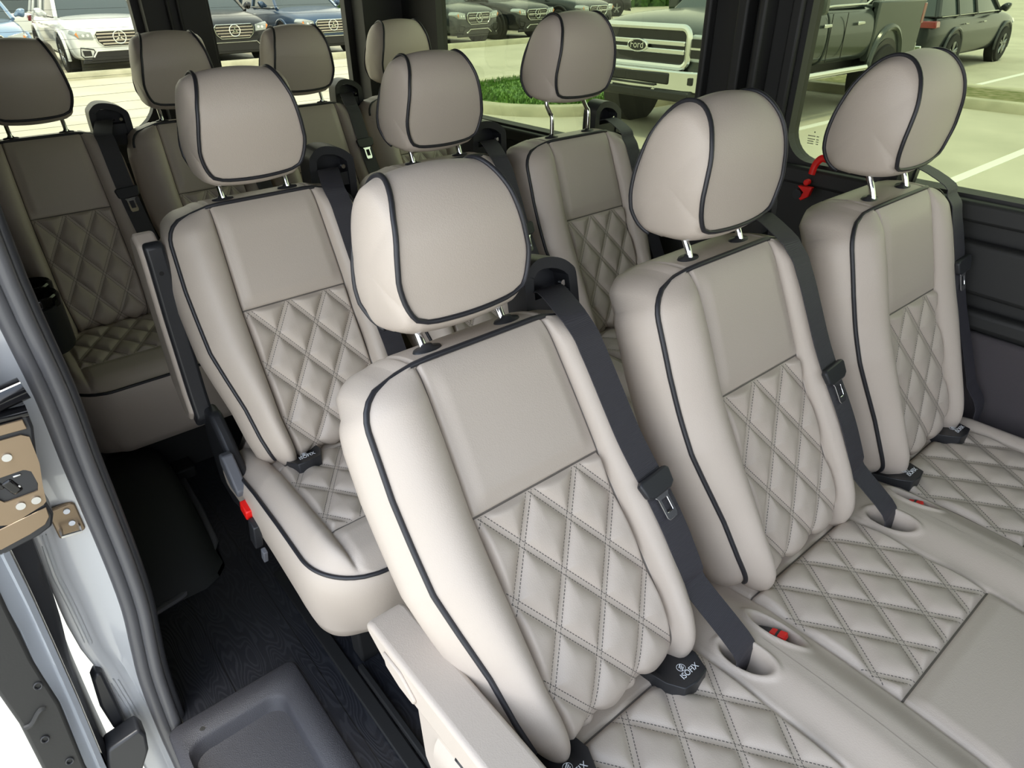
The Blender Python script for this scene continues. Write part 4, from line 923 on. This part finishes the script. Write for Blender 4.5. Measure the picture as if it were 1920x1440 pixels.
def suv(x, y, rot, paintmat, label, style='gls', scale=1.0, detail=True, tail=False):
    r = empty('car', (x, y, GZ), rot); tag(r, label, 'car', 'parked cars'); r.scale = (scale,) * 3
    # local +X is the front, bumper at x = 0, tail at -5.1
    lofted_body(r, [(-5.12, 0.78, 0.45, 0.98, 0), (-5.08, 0.90, 0.34, 1.08, 0.01), (-4.7, 0.97, 0.28, 1.14, 0.02), (-3.6, 0.99, 0.26, 1.12, 0.02), (-2.2, 0.99, 0.26, 1.12, 0.02), (-1.35, 0.985, 0.27, 1.12, 0.04), (-0.7, 0.97, 0.27, 1.06, 0.045), (-0.22, 0.93, 0.27, 0.98, 0.03), (-0.03, 0.86, 0.29, 0.86, 0.02), (0.02, 0.76, 0.34, 0.72, 0.0)], paintmat)
    gh = []
    for (xx, hw, z) in ((0, 0, 0),): pass
    b = B()
    lowr = [(-1.35, 0.86), (-1.9, 0.90), (-4.6, 0.90), (-5.0, 0.82)]; upr = [(-2.15, 0.66), (-2.5, 0.70), (-4.3, 0.70), (-4.75, 0.64)]
    V = [(a, w_, 1.08) for a, w_ in lowr] + [(a, -w_, 1.08) for a, w_ in lowr[::-1]]; U = [(a, w_, 1.66) for a, w_ in upr] + [(a, -w_, 1.66) for a, w_ in upr[::-1]]
    b.loft([V, U]); gho = b.out('greenhouse', 'carglass', r, bevel=0.03)
    rf = B().loft([[(a * 1.0, w_ + 0.02, 1.64) for a, w_ in upr] + [(a, -w_ - 0.02, 1.64) for a, w_ in upr[::-1]], [(a, w_ * 0.93, 1.74) for a, w_ in upr] + [(a, -w_ * 0.93, 1.74) for a, w_ in upr[::-1]]]).out('roof', paintmat, r, bevel=0.03)
    b = B()
    for s_ in (-1, 1):
        b.tube([(-1.38, s_ * 0.87, 1.09), (-2.15, s_ * 0.68, 1.67)], 0.045, 6).tube([(-2.95, s_ * 0.92, 1.08), (-3.0, s_ * 0.715, 1.67)], 0.035, 6).tube([(-4.0, s_ * 0.92, 1.08), (-4.0, s_ * 0.715, 1.67)], 0.035, 6).tube([(-4.95, s_ * 0.85, 1.08), (-4.7, s_ * 0.66, 1.66)], 0.06, 6)
    b.out('pillar', paintmat, r)
    for s_ in (-1, 1):
        B().tube(catmull([(-1.75, s_ * 0.97, 1.14), (-1.78, s_ * 1.05, 1.18), (-1.78, s_ * 1.13, 1.19), (-1.78, s_ * 1.17, 1.18)], 3), [0.03, .035, .05, .07, .085, .09, .09, .088, .08, 0.06], 10).out('mirror', paintmat, r)
        B().tube([(-4.9, s_ * 0.925, 1.10), (-2.0, s_ * 0.925, 1.115), (-1.5, s_ * 0.91, 1.11)], 0.012, 6).out('window_trim', 'carchrome', r)
        for xx in (-0.95, -4.08):
            B().tube([(xx + 0.46 * math.cos(a), s_ * 0.985, 0.40 + 0.46 * math.sin(a)) for a in np.linspace(-0.25, PI + 0.25, 22)], 0.035, 8).out('wheel_arch', 'grillblack' if style == 'gle' else paintmat, r)
            B().cyl((xx, s_ * 0.80, 0.40), (xx, s_ * 0.99, 0.40), 0.44, 28).out('arch_liner', 'grillblack', r)
            wheel(r, xx, s_ * 0.90, 0.38, 0.27, s_)
        for xx in (-2.5, -3.55): B().tube([(xx, s_ * 1.0, 0.93), (xx - 0.18, s_ * 1.005, 0.93)], 0.016, 6).out('door_handle', 'carchrome', r)
        # lamps
        hb = B().prism([(-0.02, s_ * a, z_) for a, z_ in [(0.52, 0.73), (0.80, 0.76), (0.87, 0.83), (0.80, 0.90), (0.54, 0.865)]], (0.0, 0, 0))
        hb = B().loft([[(xo, s_ * a * k, z_) for a, z_ in [(0.52, 0.70), (0.78, 0.72), (0.85, 0.82), (0.80, 0.90), (0.54, 0.85)]] for xo, k in ((-0.30, 1.08), (0.015, 1.0), (0.03, 0.97))])
        hl = hb.out('headlight', 'headlight', r, bevel=0.01)
        for q in (0.60, 0.69): B().cyl((0.02, s_ * q, 0.79), (0.04, s_ * q, 0.79), 0.028, 12).out('lamp', 'white', hl)
        B().prism([(0.012, s_ * a, z_) for a, z_ in [(0.78, 0.74), (0.84, 0.82), (0.80, 0.86)]], (0.022, 0, 0)).out('turn_signal', 'amber', hl)
        B().loft([[(xo, s_ * a, z_) for a, z_ in [(0.50, 0.90), (0.50, 1.02), (0.93, 1.03), (0.95, 0.90)]] for xo in (-5.16, -4.95)]).out('tail_lamp', 'taillight', r, bevel=0.02)
    # grille
    gp = [(0.42, 0.86), (0.47, 0.80), (0.44, 0.66), (0.34, 0.57), (-0.34, 0.57), (-0.44, 0.66), (-0.47, 0.80), (-0.42, 0.86)]
    g = B().prism([(0.015, a, z_) for a, z_ in gp], (0.025, 0, 0)).out('grille', 'grillblack', r, bevel=0.01)
    B().tube([(0.045, a, z_) for a, z_ in gp], 0.014, 6, closed=True).out('grille_frame', 'carchrome', g)
    if style == 'gls':
        b = B()
        for z_, hw in ((0.81, 0.44), (0.745, 0.44), (0.68, 0.42), (0.62, 0.36)): b.box((0.052, 0, z_), (0.02, 2 * hw, 0.028))
        b.out('grille_bar', 'warmchrome', g)
    else:
        b = B()
        for z_ in (0.80, 0.70, 0.62):
            for k in range(-6, 7): b.box((0.045, k * 0.062, z_), (0.012, 0.03, 0.018))
        b.box((0.05, 0, 0.735), (0.015, 0.82, 0.03)); b.out('grille_bar', 'carchrome', g)
    star(r, 0.065, 0, 0.735, 0.125)
    # lower bumper
    b = B().prism([(0.0, a, z_) for a, z_ in [(-0.66, 0.30), (0.66, 0.30), (0.56, 0.47), (0.40, 0.50), (-0.40, 0.50), (-0.56, 0.47)]], (0.035, 0, 0)); b.out('lower_intake', 'grillblack', r, bevel=0.01)
    b = B().prism([(-0.05, a, z_) for a, z_ in [(-0.84, 0.24), (0.84, 0.24), (0.80, 0.335), (-0.80, 0.335)]], (0.06, 0, 0)); b.out('skid_plate', 'grillblack', r, bevel=0.02)
    for s_ in (-1, 1):
        f_ = B().tube([(0.02, s_ * a, z_) for a, z_ in [(0.56, 0.52), (0.80, 0.56), (0.83, 0.42), (0.78, 0.36), (0.62, 0.36), (0.53, 0.44)]], 0.012, 6, closed=True).out('vent_outline', 'grillblack', r)
        B().prism([(0.0, s_ * a, z_) for a, z_ in [(0.62, 0.40), (0.77, 0.40), (0.78, 0.51), (0.62, 0.50)]], (0.026, 0, 0)).out('side_vent', 'grillblack', r, bevel=0.01)
    if style == 'gle': B().tube([(0.05, -0.50, 0.34), (0.05, -0.36, 0.44), (0.05, 0.36, 0.44), (0.05, 0.50, 0.34)], 0.018, 6).out('bumper_trim', 'carchrome', r)
    else: B().tube([(0.045, -0.60, 0.37), (0.045, -0.50, 0.49), (0.045, 0.50, 0.49), (0.045, 0.60, 0.37)], 0.016, 6).out('bumper_trim', 'carchrome' if paintmat != 'white_paint' else paintmat, r)
    B().box((-5.10, 0, 0.52), (0.06, 1.5, 0.10)).out('rear_trim', 'carchrome', r, bevel=0.02)
    return r
suv(-19.35, 3.75, 0, 'white_paint', 'white parked car with a broad silver grille seen through the right rear door glass', scale=1.1)
suv(-19.45, 6.55, 0, 'black_paint', 'black parked car with bright grille seen through the left rear door glass', scale=1.1)
suv(-19.6, 9.45, 0, 'navy_paint', 'navy blue parked car behind the headrests at the top, right of the black one', scale=1.1)
suv(-19.4, 0.95, 0, 'sky_paint', 'pale blue parked car cut off at the top left corner', scale=1.1)
suv(-19.5, 14.6, 0.12, 'graphite_paint', 'dark parked car with chrome-studded grille seen through the side window', style='gle', scale=1.1)
suv(-19.9, 17.5, 0.12, 'black_paint', 'dark parked car partly behind the raised headrest, right of the studded grille', style='gle', scale=1.1)
suv(-20.2, 20.9, 0.10, 'graphite_paint', 'dark parked car half hidden right of the raised headrest', style='gle', scale=1.1)
suv(-33, 0.2, PI, 'black_paint', 'distant dark car at the top left, between the pale blue and the white car')
suv(-33, 3.1, PI, 'white_paint', 'distant white car with a red lamp at the top left')
suv(-28, 27.0, 1.2, 'pale_paint', 'far pale car left of the hedge at the top')
suv(-28.5, 31.5, 1.2, 'black_paint', 'far black car beside the pale one at the top')
suv(-7.35, 22.2, PI / 2 + 0.03, 'graphite_paint', 'dark parked wagon seen from behind at the top right, with red tail lamps', scale=1.05)

# pickup truck, nose towards the van
tk = empty('pickup_truck', (-6.24, 7.42, GZ), -PI / 2); tk.scale = (1.03, 1.1, 1.1); tag(tk, 'dark lifted pickup truck with a big chrome grille outside the side windows', 'truck')
lofted_body(tk, [(-2.89, 1.0, 0.54, 1.27, 0.02), (-2.885, 1.0, 0.54, 1.27, 0.02), (-2.6, 1.0, 0.56, 1.28, 0.02), (-1.7, 1.0, 0.50, 1.27, 0.04), (-1.1, 1.0, 0.50, 1.26, 0.05), (-0.55, 0.995, 0.50, 1.23, 0.055), (-0.25, 0.97, 0.52, 1.17, 0.05), (-0.10, 0.93, 0.55, 1.10, 0.03), (-0.04, 0.88, 0.58, 1.04, 0.02)], 'truck_paint')
lofted_body(tk, [(-4.25, 1.0, 0.52, 1.26, 0.0), (-4.245, 1.0, 0.52, 1.26, 0.0), (-4.2, 1.0, 0.52, 1.26, 0.0), (-3.6, 1.0, 0.52, 1.26, 0.0), (-2.95, 1.0, 0.52, 1.27, 0.0), (-2.905, 1.0, 0.52, 1.27, 0.0), (-2.9, 1.0, 0.52, 1.27, 0.0)], 'truck_paint', 'cab')
b = B(); lo = [(-1.70, 0.84), (-2.0, 0.88), (-4.15, 0.88), (-4.2, 0.80)]; upp = [(-2.55, 0.66), (-2.8, 0.70), (-3.95, 0.70), (-4.08, 0.66)]
b.loft([[(a, w_, 1.24) for a, w_ in lo] + [(a, -w_, 1.24) for a, w_ in lo[::-1]], [(a, w_, 1.88) for a, w_ in upp] + [(a, -w_, 1.88) for a, w_ in upp[::-1]]]); b.out('cab_glass', 'carglass', tk, bevel=0.03)
B().loft([[(a, w_ + 0.02, 1.86) for a, w_ in upp] + [(a, -w_ - 0.02, 1.86) for a, w_ in upp[::-1]], [(a, w_ * .9, 1.96) for a, w_ in upp] + [(a, -w_ * .9, 1.96) for a, w_ in upp[::-1]]]).out('roof', 'truck_paint', tk, bevel=0.03)
# bed with open box
b = B(); x0, x1 = -5.90, -4.27
b.box(((x0 + x1) / 2, 0.93, 0.92), (x1 - x0, 0.14, 0.80)).box(((x0 + x1) / 2, -0.93, 0.92), (x1 - x0, 0.14, 0.80)).box((x0 + 0.04, 0, 0.92), (0.10, 1.9, 0.78)).box(((x0 + x1) / 2, 0, 0.72), (x1 - x0, 1.8, 0.08)).box((x1 - 0.04, 0, 0.96), (0.08, 1.9, 0.62))
b.out('cargo_bed', 'truck_paint', tk, bevel=0.03, seg=3)
for s_ in (-1, 1):
    B().prism([(-5.93, s_ * 0.86, z_) for z_ in (0,)] and [(-5.93, s_ * 0.87, 0.98), (-5.93, s_ * 1.005, 0.98), (-5.93, s_ * 1.005, 1.26), (-5.93, s_ * 0.87, 1.26)], (0.10, 0, 0)).out('tail_lamp', 'taillight', tk, bevel=0.01)
    for xx in (-0.98, -4.80):
        B().tube([(xx + 0.50 * math.cos(a), s_ * 1.0, 0.44 + 0.53 * math.sin(a)) for a in np.linspace(-0.1, PI + 0.1, 24)], 0.05, 8).out('wheel_arch', 'truck_paint', tk)
        B().cyl((xx, s_ * 0.72, 0.46), (xx, s_ * 1.008, 0.46), 0.50, 30).out('arch_liner', 'grillblack', tk)
        wheel(tk, xx, s_ * 0.90, 0.44, 0.30, s_)
    B().tube([(-1.5, s_ * 1.03, 0.46), (-4.15, s_ * 1.03, 0.46)], 0.05, 10).out('step_bar', 'carchrome', tk)
    for xx in (-2.78, -3.75): B().box((xx, s_ * 1.015, 1.06), (0.20, 0.03, 0.045)).out('door_handle', 'carchrome', tk, bevel=0.01)
    B().tube([(-1.95, s_ * 0.93, 1.275), (-2.35, s_ * 0.93, 1.255), (-3.0, s_ * 0.93, 1.285), (-4.0, s_ * 0.92, 1.29), (-4.2, s_ * 0.91, 1.36)], 0.014, 6).out('window_trim', 'carchrome', tk)
    B().tube([(-2.92, s_ * 1.003, 0.6), (-2.92, s_ * 0.99, 1.2)], 0.006, 5).tube([(-3.35, s_ * 1.003, 0.6), (-3.35, s_ * 0.99, 1.2)], 0.006, 5).out('door_gap', 'grillblack', tk)
    B().box((-2.2, s_ * 1.14, 1.36), (0.16, 0.22, 0.30)).out('mirror', 'truck_paint', tk, bevel=0.05, seg=3)
    # front lamps
    hl = B().box((-0.075, s_ * 0.865, 0.93), (0.14, 0.20, 0.29)).out('headlight', 'headlight', tk, bevel=0.025)
    for z_ in (0.985, 0.875): B().box((0.0, s_ * 0.865, z_), (0.012, 0.16, 0.095)).out('lamp', 'grillblack', hl, bevel=0.01)
    B().box((0.003, s_ * 0.865, 0.93), (0.014, 0.20, 0.022)).out('lamp_bar', 'carchrome', hl)
    B().box((0.06, s_ * 0.80, 0.585), (0.03, 0.20, 0.085)).out('fog_light', 'grillblack', tk, bevel=0.01)
    B().cyl((0.08, s_ * 0.35, 0.44), (0.12, s_ * 0.35, 0.44), 0.035, 14).out('tow_hook', 'carchrome', tk)
# grille
gp = rrect(0, 0.93, 1.50, 0.42, 0.10, 5)
g = B().prism([(-0.05, a, z_) for a, z_ in gp], (0.05, 0, 0)).out('grille', 'grillblack', tk)
B().tube([(0.0, a, z_) for a, z_ in gp], 0.040, 8, closed=True).out('grille_frame', 'carchrome', g)
B().box((0.015, 0, 0.975), (0.05, 1.42, 0.055)).box((0.015, 0, 0.885), (0.05, 1.42, 0.055)).out('grille_bar', 'carchrome', g, bevel=0.012)
b = B().loft([[(xo, 0.165 * k * math.cos(a), 0.93 + 0.075 * k * math.sin(a)) for a in np.linspace(0, 2 * PI, 33)[:-1]] for xo, k in ((0.03, 1.0), (0.055, 1.0), (0.062, 0.92))]); em = b.out('badge', 'carchrome', g)
B().loft([[(xo, 0.142 * math.cos(a), 0.93 + 0.060 * math.sin(a)) for a in np.linspace(0, 2 * PI, 33)[:-1]] for xo in (0.058, 0.0655)]).out('badge_field', 'grillblack', em)
text_mesh('Ford', 0.115, 'carchrome', 'badge_lettering', em, Matrix.Translation((0.068, 0, 0.935)) @ Matrix.Rotation(PI / 2, 4, 'Z') @ Matrix.Rotation(PI / 2, 4, 'X') @ Matrix.Shear('XY', 4, (0.25, 0)))
# bumper
bp = B().loft([[(0.0, -1.0, z_), (0.09, -0.80, z_), (0.12, 0, z_), (0.09, 0.80, z_), (0.0, 1.0, z_), (-0.25, 1.0, z_), (-0.25, -1.0, z_)] for z_ in (0.46, 0.49, 0.66, 0.69)]).out('front_bumper', 'carchrome', tk, bevel=0.02)
B().box((0.09, 0, 0.595), (0.07, 1.15, 0.13)).out('bumper_intake', 'grillblack', bp, bevel=0.02)
B().box((0.13, 0, 0.515), (0.03, 0.78, 0.022)).out('bumper_slot', 'grillblack', bp, bevel=0.01)
B().box((-0.12, 0, 0.41), (0.5, 1.8, 0.12)).out('air_dam', 'grillblack', tk, bevel=0.03)
B().box((-3.0, 0, 0.50), (5.2, 1.5, 0.16)).out('chassis', 'grillblack', tk)
B().box((-5.98, 0, 0.62), (0.12, 1.9, 0.16)).out('rear_bumper', 'carchrome', tk, bevel=0.02)

for o_ in tk.children:
    if not o_.name.startswith(('wheel', 'arch_liner')) or o_.name.startswith('wheel_arch'): o_.location.z += 0.14
# hedge far behind
b = B()
for i in range(5200):
    a = random.gauss(0, 1); x = -38 + random.uniform(-1.2, 1.2); y = random.uniform(19, 62); z = GZ + random.random() ** 0.6 * 3.0; x += (y - 30) * 0.25
    s_ = random.uniform(0.12, 0.3); d = Vector((random.uniform(-1, 1), random.uniform(-1, 1), random.uniform(-1, 1))).normalized(); u = d.orthogonal().normalized() * s_; v = d.cross(u).normalized() * s_
    p = Vector((x, y, z)); b.add([p - u, p - v * .6, p + u, p + v * .6], [(0, 1, 2, 3)])
for k in range(36):
    y = 20 + k * 1.2; b.box((-38 + (y - 30) * 0.25, y, GZ + 1.3), (1.5, 1.5, 2.6), rot=random.random())
tag(b.out('hedge', 'leaf', smooth=False), 'dense green hedge at the far edge of the lot', 'hedge')
